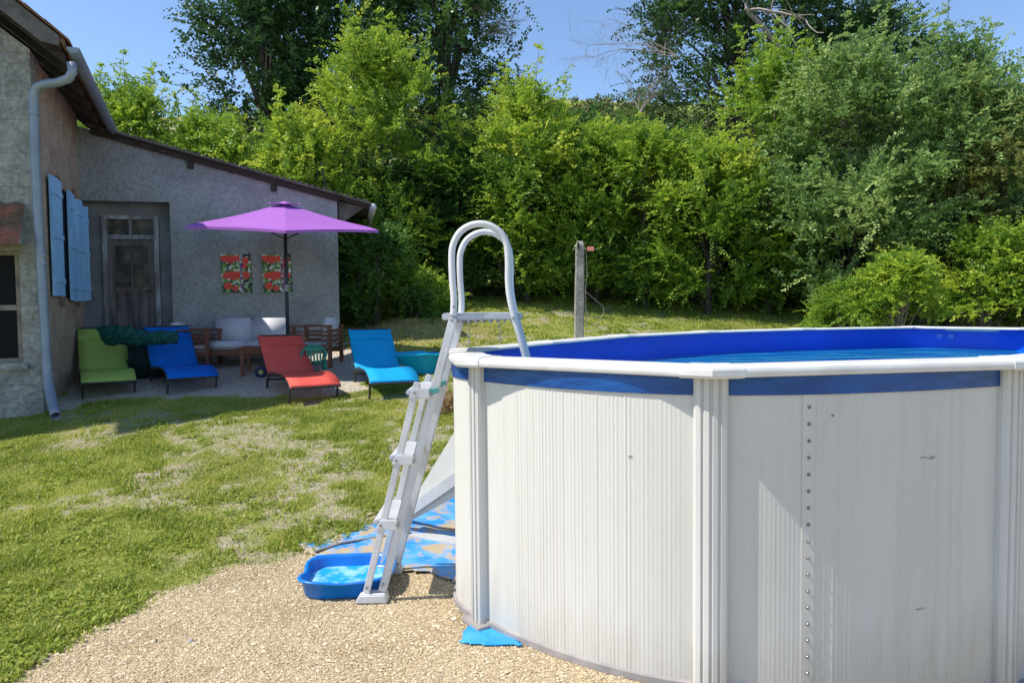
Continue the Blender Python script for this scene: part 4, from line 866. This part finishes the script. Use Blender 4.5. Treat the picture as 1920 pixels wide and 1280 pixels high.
# netting draped over the backs of the lime and blue loungers
NET = mat('green_net', (.004, .06, .055), .9, (.03, .19, .16), 26, .03, 40, stretch=(1, 1, 1.6))
def draped(name, cols, m, label, cat, Y, thick=.05):
    """cols: list of (px, ytop, ybot); a bulging band of cloth"""
    n = len(cols); R_ = 10; vs = []
    for i, (px, y0, y1) in enumerate(cols):
        for j in range(R_):
            t = j / (R_ - 1); py = y0 + (y1 - y0) * t; p = at(px, py + 1.6 * math.sin(i * .9) * (1 - t), Y + .022 * math.sin(i * 1.1 + j * .9) + .018 * math.sin(i * 2.3 - j * 1.7) - thick * math.sin(math.pi * t)); vs.append(p)
    mb = MB(); mb.add(vs, [(i * R_ + j, i * R_ + j + 1, (i + 1) * R_ + j + 1, (i + 1) * R_ + j) for i in range(n - 1) for j in range(R_ - 1)])
    o = mb.build(name, m, None, smooth=True, fix=False); md = o.modifiers.new('t', 'SOLIDIFY'); md.thickness = .03; tag(o, label, cat); return o
def dense(cols, k=5):
    out = []
    for a, b in zip(cols, cols[1:]):
        for j in range(k): t = j / k; out.append(tuple(a[i] + (b[i] - a[i]) * t for i in range(3)))
    return out + [cols[-1]]
draped('garden_netting', dense([(183, 612, 618), (190, 611, 636), (198, 610, 646), (212, 610, 649), (222, 609, 645), (240, 610, 647), (256, 616, 649), (275, 620, 647), (300, 620, 646), (333, 620, 644)]), NET, 'dark teal netting draped across the backs of lime and blue loungers', 'netting', 9.95, .07)
draped('grill_cover', dense([(240, 640, 708), (250, 641, 712), (270, 642, 716), (290, 643, 716), (305, 645, 718)]), mat('dark_cover', (.004, .02, .022), .8, (.008, .035, .035), 10, .01, 20), 'near-black cover hanging to the ground between lime and blue loungers', 'cover', 10.3, .12)

# ------------------------------------------------------------------ wooden lounge set
WOOD = mat('acacia', (.16, .055, .028), .6, (.24, .09, .045), 6, .001, 60, stretch=(1, 1, 5))
CUSH = mat('cushion_white', (.62, .63, .66), .85, (.56, .57, .60), 6, .003, 40)
def cushion(parent, c, size, rot=(0, 0, 0)):
    mb = MB(); bm = bmesh.new(); bmesh.ops.create_cube(bm, size=1)
    for v in bm.verts: v.co.x *= size[0]; v.co.y *= size[1]; v.co.z *= size[2]
    bmesh.ops.bevel(bm, geom=list(bm.edges), offset=min(size) * .24, segments=3, affect='EDGES')
    me = bpy.data.meshes.new('cushion'); bm.to_mesh(me); bm.free(); o = link('cushion', me, parent, CUSH, True); o.location = c; o.rotation_euler = rot; return o
def ground_pt(px, py, Y):
    p = at(px, py, Y); p.z = float(hgt(p.x, p.y)); return p
def armchair(loc, yaw, L_, D_, label, H=.56, backside=-1):
    """open slatted armchair; its slatted arm panels face the viewer; back cushion at backside end"""
    t = thing('garden_armchair', loc, yaw, label, 'armchair', 'slatted wooden armchairs')
    for sx in (-1, 1):
        for sy in (-1, 1):
            mb = MB(); mb.box((sx * (L_ / 2 - .025), sy * (D_ / 2 - .025), H / 2 - .04), (.05, .05, H + .08)); mb.build('leg', WOOD, t, .004)
    for sy in (-1, 1):
        mb = MB()
        mb.box((0, sy * (D_ / 2 - .025), H + .012), (L_ + .03, .065, .024)); mb.build('arm_rest', WOOD, t, .004)
        mb = MB()
        for z_ in (.22, .30, .37, .435, .49): mb.box((0, sy * (D_ / 2 - .025), z_), (L_ - .1, .018, .024 if z_ > .25 else .075))
        mb.build('arm_slats', WOOD, t)
    mb = MB()
    for z_ in (.36, .43, .50): mb.box((backside * (L_ / 2 - .025), 0, z_), (.018, D_ - .1, .04))
    for k in range(6): mb.box((-L_ / 2 + .08 + k * (L_ - .16) / 5, 0, .235), (.06, D_ - .1, .018))
    mb.build('seat_slats', WOOD, t)
    cushion(t, (-backside * .03, 0, .30), (L_ - .12, D_ - .1, .10))
    cushion(t, (backside * (L_ / 2 - .10), 0, .50), (.12, D_ - .14, .38), (0, backside * R(6), 0)); return t
armchair(ground_pt(366, 690, 10.88), R(4), .60, .60, 'slatted wooden armchair with white cushions behind the royal blue lounger')
armchair(ground_pt(597, 685, 10.75), R(-5), .58, .56, 'slatted wooden armchair with white cushions right of the parasol pole', backside=1)
sofa = thing('garden_sofa', ground_pt(469, 690, 11.08), R(6), 'wooden two-seat sofa with white cushions against the grey wall', 'sofa'); SWd = 1.08
for sx in (-1, 1):
    for sy in (-1, 1): mb = MB(); mb.box((sx * (SWd / 2 - .03), sy * .26, .10), (.05, .05, .3)); mb.build('leg', WOOD, sofa, .004)
    cushion(sofa, (sx * SWd / 4, -.02, .29), (SWd / 2 - .005, .56, .12)); cushion(sofa, (sx * SWd / 4, .22, .48), (SWd / 2 - .005, .13, .40), (R(-10), 0, 0))
mb = MB(); mb.box((0, -.29, .185), (SWd, .03, .08)); mb.box((0, .29, .185), (SWd, .03, .08)); mb.box((0, 0, .2), (SWd - .06, .5, .02)); mb.build('seat_frame', WOOD, sofa, .003)
mb = MB(); mb.box((0, .31, .44), (SWd, .025, .05)); mb.box((0, .31, .54), (SWd, .025, .05)); mb.build('backrest', WOOD, sofa)
tb = thing('coffee_table', ground_pt(496, 693, 10.3), R(8), 'low brown wooden coffee table between white sofa and red lounger', 'table')
for sx in (-1, 1):
    for sy in (-1, 1): mb = MB(); mb.box((sx * .25, sy * .2, .16), (.05, .05, .36)); mb.build('leg', WOOD, tb, .004)
mb = MB()
for k in range(6): mb.box((0, -.225 + k * .09, .352), (.62, .08, .02))
mb.build('tabletop', WOOD, tb, .002); mb = MB(); mb.box((0, -.2, .31), (.5, .02, .05)); mb.box((0, .2, .31), (.5, .02, .05)); mb.build('apron', WOOD, tb)
o = MB().box((0, 0, 0), (.28, .20, .012)).build('paper_tray', mat('paper', (.7, .7, .68), .8), None, .004); o.location = tb.location + Vector((.12, .0, .37)); o.rotation_euler = (0, 0, .3); tag(o, 'flat white item lying on the brown coffee table', 'tray')
# toy ball/wheel
p = ground_pt(489, 690, 9.95); wheel = thing('toy', p + Vector((0, 0, .075)), R(15), 'small navy toy wheel with yellow hub under the coffee table', 'toy')
mb = MB(); mb.tube([(0, -.03, 0), (0, -.022, 0), (0, .022, 0), (0, .03, 0)], [.06, .078, .078, .06], 20); mb.build('tyre', mat('navy', (.012, .02, .09), .5), wheel)
mb = MB(); mb.tube([(0, -.04, 0), (0, .04, 0)], [.03, .03], 14); mb.build('hub', mat('yellowish', (.5, .45, .12), .5), wheel)
p = ground_pt(362, 690, 10.25); pot = thing('toy_bucket', p, 0, 'small lime green toy bucket under the slatted armchair behind the royal blue lounger', 'toy')
mb = MB(); mb.tube([(0, 0, 0), (0, 0, .14)], [.05, .07], 16); mb.build('pail', mat('toy_lime', (.22, .40, .03), .5), pot); mb = MB(); mb.tube([(.07 * math.cos(t), 0, .14 + .05 * math.sin(t)) for t in np.linspace(0, math.pi, 9)], .005, 6); mb.build('pail_handle', POLE, pot)
# children's chair
KG = mat('kids_green', (.0, .24, .16), .45, (.0, .20, .14), 4, spec=.5)
kc = thing('childs_chair', ground_pt(587, 690, 9.75), R(200), 'small green plastic childs chair behind the red lounger', 'childs chair'); kw, kd, ksz = .15, .13, .20
for sx in (-1, 1):
    mb = MB(); mb.tube([(sx * kw, -kd - .02, 0), (sx * (kw - .01), -kd, .22), (sx * (kw + .01), -kd, .33)], [.018, .014, .014], 6); mb.build('leg', KG, kc)
    mb = MB(); mb.tube([(sx * (kw + .0), kd + .05, 0), (sx * (kw - .01), kd + .01, .2), (sx * (kw - .0), kd + .04, .34)], [.018, .014, .014], 6); mb.build('leg', KG, kc)
    mb = MB(); mb.tube([(sx * (kw + .01), kd + .04, .34), (sx * (kw + .02), 0, .345), (sx * (kw + .01), -kd, .33)], .014, 6); mb.build('armrest', KG, kc)
mb = MB(); mb.box((0, 0, ksz), (.28, .27, .016)); mb.build('seat', KG, kc, .006)
mb = MB(); arch = [(kw * 1.05 * math.cos(t), kd + .04 + .02 * math.sin(t), .30 + .14 * math.sin(t)) for t in np.linspace(0, math.pi, 14)]; mb.tube(arch, .014, 6)
for k in range(5): mb.box((-.08 + .04 * k, kd + .05, .31), (.022, .012, .20))
mb.box((0, kd + .05, .395), (.22, .014, .035)); mb.build('backrest', KG, kc)
# teal paddling tub
TUB = mat('tub_teal', (.0, .34, .62), .45, (.0, .42, .64), 4, .006, 14, spec=.5)
pc = ground_pt(762, 672, 9.9); tub = thing('paddling_tub', pc, R(4), 'turquoise soft plastic paddling tub with white cord behind the rightmost lounger', 'paddling pool')
def oval(rx, ry, z, n=48, wob=0): return [(rx * abs(math.cos(t)) ** .75 * (1 if math.cos(t) > 0 else -1), ry * abs(math.sin(t)) ** .75 * (1 if math.sin(t) > 0 else -1), z + wob * math.sin(5 * t + 1) + wob * .6 * math.sin(11 * t)) for t in np.linspace(0, 2 * math.pi, n, endpoint=False)]
mb = MB(); v_, f_ = loft([oval(.40, .28, -.03), oval(.42, .30, .0), oval(.45, .33, .23, wob=.006), oval(.465, .345, .235, wob=.008), oval(.45, .33, .25, wob=.008), oval(.435, .315, .235, wob=.006), oval(.40, .28, .02)]); mb.add(v_, f_); mb.build('tub_shell', TUB, tub, smooth=True)
mb = MB(); mb.tube([(.45, -.06, .25), (.49, -.1, .15), (.46, -.1, .04)], .006, 5); mb.build('cord', mat('cordw', (.7, .7, .65), .8), tub)

# ------------------------------------------------------------------ concrete post with wire
CONC = mat('old_concrete', (.23, .22, .19), .95, (.36, .34, .29), 9, .012, 50, lo=.4, hi=.6)
pp = at(1084, 625, 9.2); pp.z = float(hgt(pp.x, pp.y)); ft = at(1088, 452, 9.2).z - pp.z
post = thing('fence_post', pp, 0, 'weathered grey concrete fence post standing on the lawn behind the pool', 'post')
mb = MB(); rng_ = random.Random(4); rings = []
for k in range(12):
    t = k / 11; w_ = .064 - .014 * t + rng_.uniform(-.002, .002); z = ft * t; cx = .03 * t
    if k == 11: w_ *= .62
    if k == 10: z = ft * .975
    rings.append([(cx + w_ * a, w_ * b, z) for a, b in ((-1, -.8), (-.8, -1), (.8, -1), (1, -.8), (1, .8), (.8, 1), (-.8, 1), (-1, .8))])
v_, f_ = loft(rings); mb.add(v_, f_); mb.build('shaft', CONC, post)
WIRE = mat('wire', (.30, .27, .24), .6, metal=.4)
mb = MB(); mb.tube([(-.07, -.06, ft - .10), (.0, -.065, ft - .10), (.12, -.065, ft - .10), (.24, -.06, ft - .105)], .004, 5); mb.build('wire', WIRE, post)
o = MB().box((.155, -.065, ft - .10), (.085, .012, .055)).build('insulator', mat('salmon', (.72, .25, .17), .6), post, .003); o['label'] = 'salmon pink plastic tag'
for seed_, pts in ((1, [(.10, -.06, ft - .12), (.11, -.05, ft - .4), (.09, -.06, ft - .62), (.10, -.06, ft - 1.0), (.09, -.06, ft - 1.25)]), (2, [(.08, -.06, ft - .62), (.2, -.06, ft - .72), (.31, -.05, ft - .83), (.27, -.06, ft - .95), (.13, -.06, ft - .9), (.08, -.06, ft - .8)]), (3, [(.09, -.06, ft - 1.05), (.18, -.06, ft - 1.04), (.28, -.06, ft - .98)])):
    mb = MB(); mb.tube(smooth_path([Vector(q) for q in pts], 4), .0035, 5)
    for q in pts[1:-1]: mb.tube([(q[0] - .02, q[1], q[2] + .018), (q[0] + .02, q[1], q[2] - .018)], .003, 4)
    mb.build('barbed_wire', WIRE, post)
mb = MB(); mb.tube([(0, -.056, ft - .10), (0, -.062, ft - .02)], [.02, .012], 8); mb.build('knob', mat('lichen', (.05, .045, .04), .9), post)

# ------------------------------------------------------------------ trees and shrubs
BARK = mat('bark', (.05, .042, .033), .95, (.10, .085, .07), 12, .02, 30, stretch=(1, 1, .3))
BARKP = mat('bark_pale', (.26, .24, .20), .9, (.16, .145, .12), 12, .01, 30, stretch=(1, 1, .3))
DEAD = mat('dead_wood', (.33, .29, .26), .9, (.22, .19, .17), 12)
LM = {
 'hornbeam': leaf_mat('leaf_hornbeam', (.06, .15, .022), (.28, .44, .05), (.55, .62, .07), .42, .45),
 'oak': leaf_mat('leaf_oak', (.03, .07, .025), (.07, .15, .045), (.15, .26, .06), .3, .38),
 'ash': leaf_mat('leaf_ash', (.08, .17, .05), (.26, .40, .12), (.42, .52, .17), .42, .42),
 'olive': leaf_mat('leaf_olive', (.10, .13, .04), (.26, .29, .09), (.48, .40, .10), .4, .5),
 'dark': leaf_mat('leaf_shrub', (.04, .10, .025), (.12, .25, .05), (.25, .40, .08), .45, .38)}
def sprays(r_, org, dirs, L_, nl, size, tint, droop=.25, broad=.62):
    """leafy twigs: org (n,3), dirs (n,3) unit, L_ (n,) ; returns quads and tints"""
    n = len(org); t = (np.arange(nl) + .6) / nl; side = np.where(np.arange(nl) % 2, 1., -1.)
    up = np.tile([0, 0, 1.], (n, 1)) + r_.normal(0, .35, (n, 3)); s = np.cross(dirs, up); s /= np.linalg.norm(s, axis=1)[:, None] + 1e-6; nn = np.cross(s, dirs)
    P = org[:, None] + dirs[:, None] * (L_[:, None] * t)[..., None]; P[..., 2] -= droop * (L_[:, None] * t) ** 2 / np.maximum(L_[:, None], .1)
    ld = dirs[:, None] * .55 + s[:, None] * side[None, :, None] * .85 + r_.normal(0, .28, (n, nl, 3)); ld[..., 2] -= .12
    ld /= np.linalg.norm(ld, axis=2)[..., None]
    sz = size * (.65 + .7 * r_.random((n, nl))) * (1 - .35 * t)[None]
    lw = np.cross(ld, nn[:, None] + r_.normal(0, .45, (n, nl, 3))); lw /= np.linalg.norm(lw, axis=2)[..., None] + 1e-6
    a = P; b = P + ld * (sz * .45)[..., None] + lw * (sz * broad * .5)[..., None]; c = P + ld * sz[..., None]; d = P + ld * (sz * .45)[..., None] - lw * (sz * broad * .5)[..., None]
    V = np.stack([a, b, c, d], 2).reshape(-1, 3)
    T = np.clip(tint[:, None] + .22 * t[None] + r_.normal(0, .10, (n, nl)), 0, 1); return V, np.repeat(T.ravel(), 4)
def unit(a): return a / (np.linalg.norm(a, axis=-1)[..., None] + 1e-9)
def plant(name, base, h, rx, ry, kind, label, cat='tree', group=None, seed=1, leaf=.06, nclump=60, per=12, nl=22, low=.05, tip=.0, spikes=0, trunk_r=.09, twig=.55, bark=None, bare_limbs=0, top_narrow=.35, clump_s=.16, stems=1, gap=0.0, extra_top=None, belly=.42):
    r_ = np.random.default_rng(seed); base = np.array(base, float)
    t = thing(name, base, 0, label, cat, group)
    # clump centres spread over (and a bit inside) a tapering irregular volume
    u = r_.random((nclump, 3)); zt = low + (1 - low) * u[:, 0] ** .85; an = 2 * np.pi * u[:, 1]
    lob = 1 + .22 * np.sin(an * 2 + seed) + .15 * np.sin(an * 3 + zt * 5 + seed * 2)
    prof = np.sqrt(np.clip(1 - ((zt - belly) / (1.04 - belly)) ** 2, .02, 1)) if belly > .45 else np.sqrt(np.clip(1 - ((zt - .42) / .62) ** 2, .02, 1))
    if belly > .45: prof = np.where(zt < belly, .30 + .70 * sstep(zt, .0, belly), prof)
    prof = prof * (1 - top_narrow * zt)
    rr = (.5 + .5 * u[:, 2] ** .5) * prof * lob
    C = np.stack([rx * rr * np.cos(an), ry * rr * np.sin(an), h * zt], -1)
    cs = clump_s * h * (.55 + .7 * r_.random(nclump)) * .8
    ntw = nclump * per; ci = np.repeat(np.arange(nclump), per)
    o = C[ci] + r_.normal(0, 1, (ntw, 3)) * (cs[ci] * .42)[:, None] * [1, 1, .62]
    outd = unit(C[ci] * [1, 1, 0] / max(rx, .3) + [0, 0, .45]) ; d = unit(outd * .8 + r_.normal(0, .55, (ntw, 3)))
    L_ = twig * (.5 + .8 * r_.random(ntw))
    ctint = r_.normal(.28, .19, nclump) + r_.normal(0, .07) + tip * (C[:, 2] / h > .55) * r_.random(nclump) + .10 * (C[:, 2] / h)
    V, T = sprays(r_, o, d, L_, nl, leaf, ctint[ci])
    Vs, Ts = [V], [T]; tw = MB()
    # leading shoots that break the outline
    for k in range(spikes):
        a0 = r_.random() * 6.28; rad = .75 * r_.random(); zt0 = .62 + .30 * r_.random() * (1 - .3 * rad)
        b0 = np.array([rx * rad * math.cos(a0) * .8, ry * rad * math.sin(a0) * .8, h * zt0]); ln = h * (.16 + .22 * r_.random()); lean = r_.normal(0, .22, 2)
        m = 9; tt = np.linspace(0, 1, m); pts = b0 + np.stack([lean[0] * tt * ln, lean[1] * tt * ln, tt * ln], -1)
        tw.tube([tuple(q) for q in pts], list(np.linspace(.011, .003, m)), 4, False)
        oo = np.repeat(pts[1:], 4, 0); dd = unit(np.concatenate([r_.normal(0, 1, (len(oo), 2)), .35 + .5 * r_.random((len(oo), 1))], 1)); ll = (.36 * (1 - .75 * np.repeat(tt[1:], 4)) + .05) * (.7 + .6 * r_.random(len(oo))) * min(twig / .5, 1.1)
        V, T = sprays(r_, oo, dd, ll, 9, leaf * .85, np.full(len(oo), .45 + tip * .7) + r_.normal(0, .06, len(oo))); Vs.append(V); Ts.append(T)
    V = np.concatenate(Vs); T = np.concatenate(Ts)
    g0_ = V[:, 2] + base[2] < hgt(V[:, 0] + base[0], V[:, 1] + base[1]) + .02; V[g0_, 2] = hgt(V[g0_, 0] + base[0], V[g0_, 1] + base[1]) + .02 - base[2]
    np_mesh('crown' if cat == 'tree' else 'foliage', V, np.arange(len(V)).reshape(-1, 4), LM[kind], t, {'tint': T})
    mb = MB(); mb.v = tw.v; mb.f = tw.f
    tops = []
    for s_ in range(stems):
        sx, sy = (0, 0) if stems == 1 else (r_.normal(0, .12 * rx), r_.normal(0, .12 * ry)); m = 8; tt = np.linspace(0, 1, m); wob = r_.normal(0, .03 * h, (m, 2)); wob[0] = 0
        pts = [(sx * (1 + tt[i] * 3) + wob[i, 0] * tt[i], sy * (1 + tt[i] * 3) + wob[i, 1] * tt[i], -.05 + tt[i] * h * .8) for i in range(m)]
        mb.tube(pts, list(trunk_r * (1.15 - tt) + .012), 8, False); tops.append(pts)
    for k in range(min(nclump, 34)):
        pts = tops[k % len(tops)]; c = C[k]; i0 = min(int(max(.1, c[2] / h - .28) * 8), 6); s0 = np.array(pts[i0]); mid = (s0 * .5 + c * .5) + np.array([0, 0, .06 * h])
        mb.tube([tuple(s0), tuple(s0 * .6 + mid * .4), tuple(mid), tuple(c)], [trunk_r * .34, trunk_r * .25, trunk_r * .17, .006], 5, False)
    mb.build('trunk' if cat == 'tree' else 'stems', bark or BARK, t, smooth=True, fix=False)
    return t
def dead_branch(mb, r_, p, d, ln, rad, depth):
    m = 5; pts = [p]; 
    for i in range(m): d = unit(d + r_.normal(0, .18, 3)); pts.append(pts[-1] + d * ln / m)
    mb.tube([tuple(q) for q in pts], list(np.linspace(rad, rad * .45, m + 1)), 4 if depth < 3 else 5, False)
    if depth > 0:
        for i in range(1, m + 1):
            for _ in range(1 if depth > 1 else 2):
                if r_.random() < .85: dead_branch(mb, r_, pts[i], unit(d + r_.normal(0, .6, 3)), ln * .55, rad * .45, depth - 1)
def by_px(cx, ytop, Y, wpx, ybot=None):
    p = at(cx, 600, Y); z = float(hgt(p.x, p.y)); top = at(cx, ytop, Y).z
    return (p.x, Y, z), top - z, wpx / 2 / F * Y
G1 = 'hornbeam hedge trees behind the lawn'
H = [  # cx, ytop, Y, width px, kind, tip, spikes, label
 (255, 130, 15.5, 210, 'hornbeam', .10, 10, 'airy light green tree rising just right of the farmhouse eave'),
 (420, 190, 15.0, 210, 'hornbeam', .12, 8, 'low bushy bright green tree above the high end of lean-to roof'),
 (575, 190, 14.6, 150, 'hornbeam', .50, 9, 'yellow tipped pointed tree above the low end of lean-to roof'),
 (715, 45, 15.6, 260, 'hornbeam', .22, 14, 'tallest hornbeam in the hedge, reaching in front of the dark oak'),
 (880, 235, 16.2, 170, 'dark', .05, 4, 'dark shaded tree behind the ladder arches'),
 (985, 120, 15.4, 180, 'hornbeam', .42, 12, 'hornbeam with yellow pointed leaders left of the concrete post'),
 (1105, 215, 15.6, 160, 'hornbeam', .48, 9, 'hornbeam with golden shoots directly above the concrete post'),
 (1215, 215, 15.3, 170, 'hornbeam', .40, 8, 'yellow green hornbeam just right of the concrete post'),
 (1330, 230, 15.0, 190, 'hornbeam', .32, 8, 'rounded yellow green hornbeam below the big dark tree on the right'),
 (1445, 60, 15.6, 190, 'hornbeam', .20, 12, 'tall narrow green tree in front of the dead pale branch'),
 (1600, 65, 14.2, 260, 'ash', .18, 14, 'large grey green willowy tree left of the small bare-stemmed tree'),
 (1765, 60, 14.4, 260, 'ash', .15, 14, 'large grey green willowy tree above the small bare-stemmed tree'),
 (1905, 150, 13.6, 200, 'olive', .10, 8, 'brownish green tree cut by the right edge of the picture')]
for i, (cx, yt, Y, wp, kd_, tp, spk, lab) in enumerate(H):
    b_, h_, rx = by_px(cx, yt + 52, Y, wp)
    big = wp > 200
    plant('hedge_tree' if kd_ != 'ash' else 'willowy_tree', b_, h_, rx * 1.18, max(1.0, rx * .9), kd_, lab, 'tree', G1 if kd_ == 'hornbeam' else None, seed=100 + i, leaf=.085 if kd_ != 'ash' else .09, nclump=98 if big else 74, per=20, nl=20, belly=.5, low=.05, tip=tp * .85, spikes=int(spk * 1.5), trunk_r=.04, twig=.6, top_narrow=.42 if kd_ == 'hornbeam' else .25, clump_s=.145, stems=2, extra_top=None)
# small things in front of the hedge
b_, h_, rx = by_px(1592, 540, 11.6, 150); plant('low_bush', b_, h_ * .98, rx, .55, 'hornbeam', 'low rounded yellow brown bush left of the small bare-stemmed tree', 'bush', seed=201, leaf=.05, nclump=100, per=18, nl=16, twig=.26, clump_s=.16, trunk_r=.012, stems=5, top_narrow=.1, tip=.15)
b_, h_, rx = by_px(1690, 486, 11.4, 120); plant('small_tree', b_, h_, rx, .55, 'hornbeam', 'small young tree with bare grey stem and yellowish crown at right', 'tree', seed=202, leaf=.06, nclump=95, per=15, nl=16, twig=.30, low=.46, clump_s=.11, trunk_r=.05, top_narrow=.1, tip=.15, bark=BARKP)
b_, h_, rx = by_px(700, 440, 13.2, 210); plant('low_bush', b_, h_, rx, .8, 'dark', 'dark leafy bush at the right corner of the lean-to', 'bush', seed=203, leaf=.07, nclump=60, per=14, nl=18, twig=.4, clump_s=.16, trunk_r=.03, stems=4)
b_, h_, rx = by_px(770, 520, 13.8, 150); plant('low_bush', b_, h_, rx, .7, 'hornbeam', 'mid green bush behind the turquoise paddling tub', 'bush', seed=204, leaf=.07, nclump=40, per=14, nl=18, twig=.4, clump_s=.18, trunk_r=.03, stems=4)
b_, h_, rx = by_px(1860, 440, 12.9, 210); plant('low_bush', b_, h_, rx, .8, 'hornbeam', 'fresh green leafy bush at the far right beyond the pool', 'bush', seed=205, leaf=.07, nclump=90, per=14, nl=18, twig=.4, clump_s=.16, trunk_r=.03, stems=4, low=.3)
# big trees behind
for (cx, yt, Y, wp, lab, sd_, cl) in ((520, -60, 22, 210, 'big dark oak with sky gaps behind the left hedge', 301, 75), (665, -160, 24, 300, 'big dark tree crown cut by the top edge behind the tallest hornbeam', 305, 100), (835, -110, 23, 210, 'dark oak rising behind the ladder, right of the tallest hornbeam', 302, 80), (1395, -150, 24, 290, 'big dark tree on the right behind the hedge with dead branches', 303, 120), (1590, 35, 25, 260, 'dark round tree far right behind the willowy trees', 304, 90)):
    b_, h_, rx = by_px(cx, yt, Y, wp)
    plant('oak_tree', b_, h_, rx * 1.1, rx, 'oak', lab, 'tree', 'dark oaks behind the hedge', seed=sd_, leaf=.15, nclump=int(cl * 1.5), per=15, nl=18, low=.30, twig=.95, trunk_r=.24, clump_s=.13, top_narrow=.12)
for (px, py, Y, dx, dz, ln, sd_, lab) in ((1275, 110, 22.5, -1, .4, 2.3, 1, 'leafless grey twiggy limbs against the sky left of the dark tree'), (1400, 20, 21.5, .5, .5, 1.9, 2, 'pale dead forked branch lying across the dark tree crown'), (905, 70, 22.0, .8, .5, 1.0, 3, 'thin bare twigs against the sky beside the dark oak'), (1200, 215, 22.5, .1, 1, 1.1, 4, 'grey leafless shrub on the skyline between the hedge gaps')):
    r_ = np.random.default_rng(sd_ + 400); mb = MB(); p = at(px, py, Y)
    for k in range(4 if sd_ != 2 else 2): dead_branch(mb, r_, np.zeros(3), unit(np.array([dx, 0, dz]) + r_.normal(0, .35, 3)), ln, .02 if sd_ != 2 else .05, 3 if sd_ != 2 else 1)
    if sd_ == 2: mb.tube([(0, 0, 0), (.4, 0, -.4), (.9, 0, -1.0), (1.5, 0, -1.35), (2.6, 0, -1.75)], [.06, .07, .07, .06, .04], 7)
    o = mb.build('dead_branch', DEAD, None, fix=False); o.location = p; tag(o, lab, 'branch')
# dark leaf mass added behind the hedge to darken its gaps; scrub on the ridge
def mass(name, n, seed, boxf, leaf, kind, label, cat, tl=1):
    r_ = np.random.default_rng(seed); o = boxf(r_, n); d = unit(r_.normal(0, 1, (len(o), 3)) + [0, -.2, .3]); V, T = sprays(r_, o, d, tl * (.3 + .5 * r_.random(len(o))), 12, leaf, np.clip(r_.normal(.2, .12, len(o)), 0, 1))
    ob = np_mesh(name, V, np.arange(len(V)).reshape(-1, 4), LM[kind], None, {'tint': T}); tag(ob, label, cat, kind='stuff')
def under(r_, n):
    x = r_.uniform(-9.5, 12, n); y = 17.2 + r_.uniform(-.7, 1.0, n) - .12 * np.maximum(x - 3, 0); hh = 3.4 * r_.random(n) ** .8 * (.75 + .5 * vnoise(x, y * 0, .5, 77)); return np.stack([x, y, hgt(x, y) + hh], -1)
mass('hedge_gap_fill', 20000, 501, under, .13, 'dark', 'dark leaf mass added behind the hedge so its gaps stay dark', 'hedge_gap_fill')
def ridge(r_, n):
    x = r_.uniform(-30, 60, n); y = 40 + r_.uniform(-3, 3, n); hh = .5 + 1.6 * vnoise(x, y * 0, .25, 78) + 2.6 * sstep(x, 18, 34); return np.stack([x, y, hgt(x, y) + hh * r_.random(n)], -1)
mass('hillside_scrub', 16000, 502, ridge, .34, 'olive', 'brownish scrub along the hillside behind the hedge', 'scrub')
# dry weeds behind the ladder
def dryw(r_, n):
    p = gp(838, 770); x = p.x + r_.normal(0, .10, n); y = p.y + r_.normal(0, .14, n); return np.stack([x, y, hgt(x, y) + .02 + .16 * r_.random(n) ** 2], -1)
LM['dry'] = leaf_mat('leaf_dry', (.22, .13, .06), (.42, .28, .14), (.5, .40, .2), .2, .8)
mass('dry_weeds', 380, 503, dryw, .022, 'dry', 'rusty brown dry weeds behind the ladder next to the pool wall', 'weeds', .16)
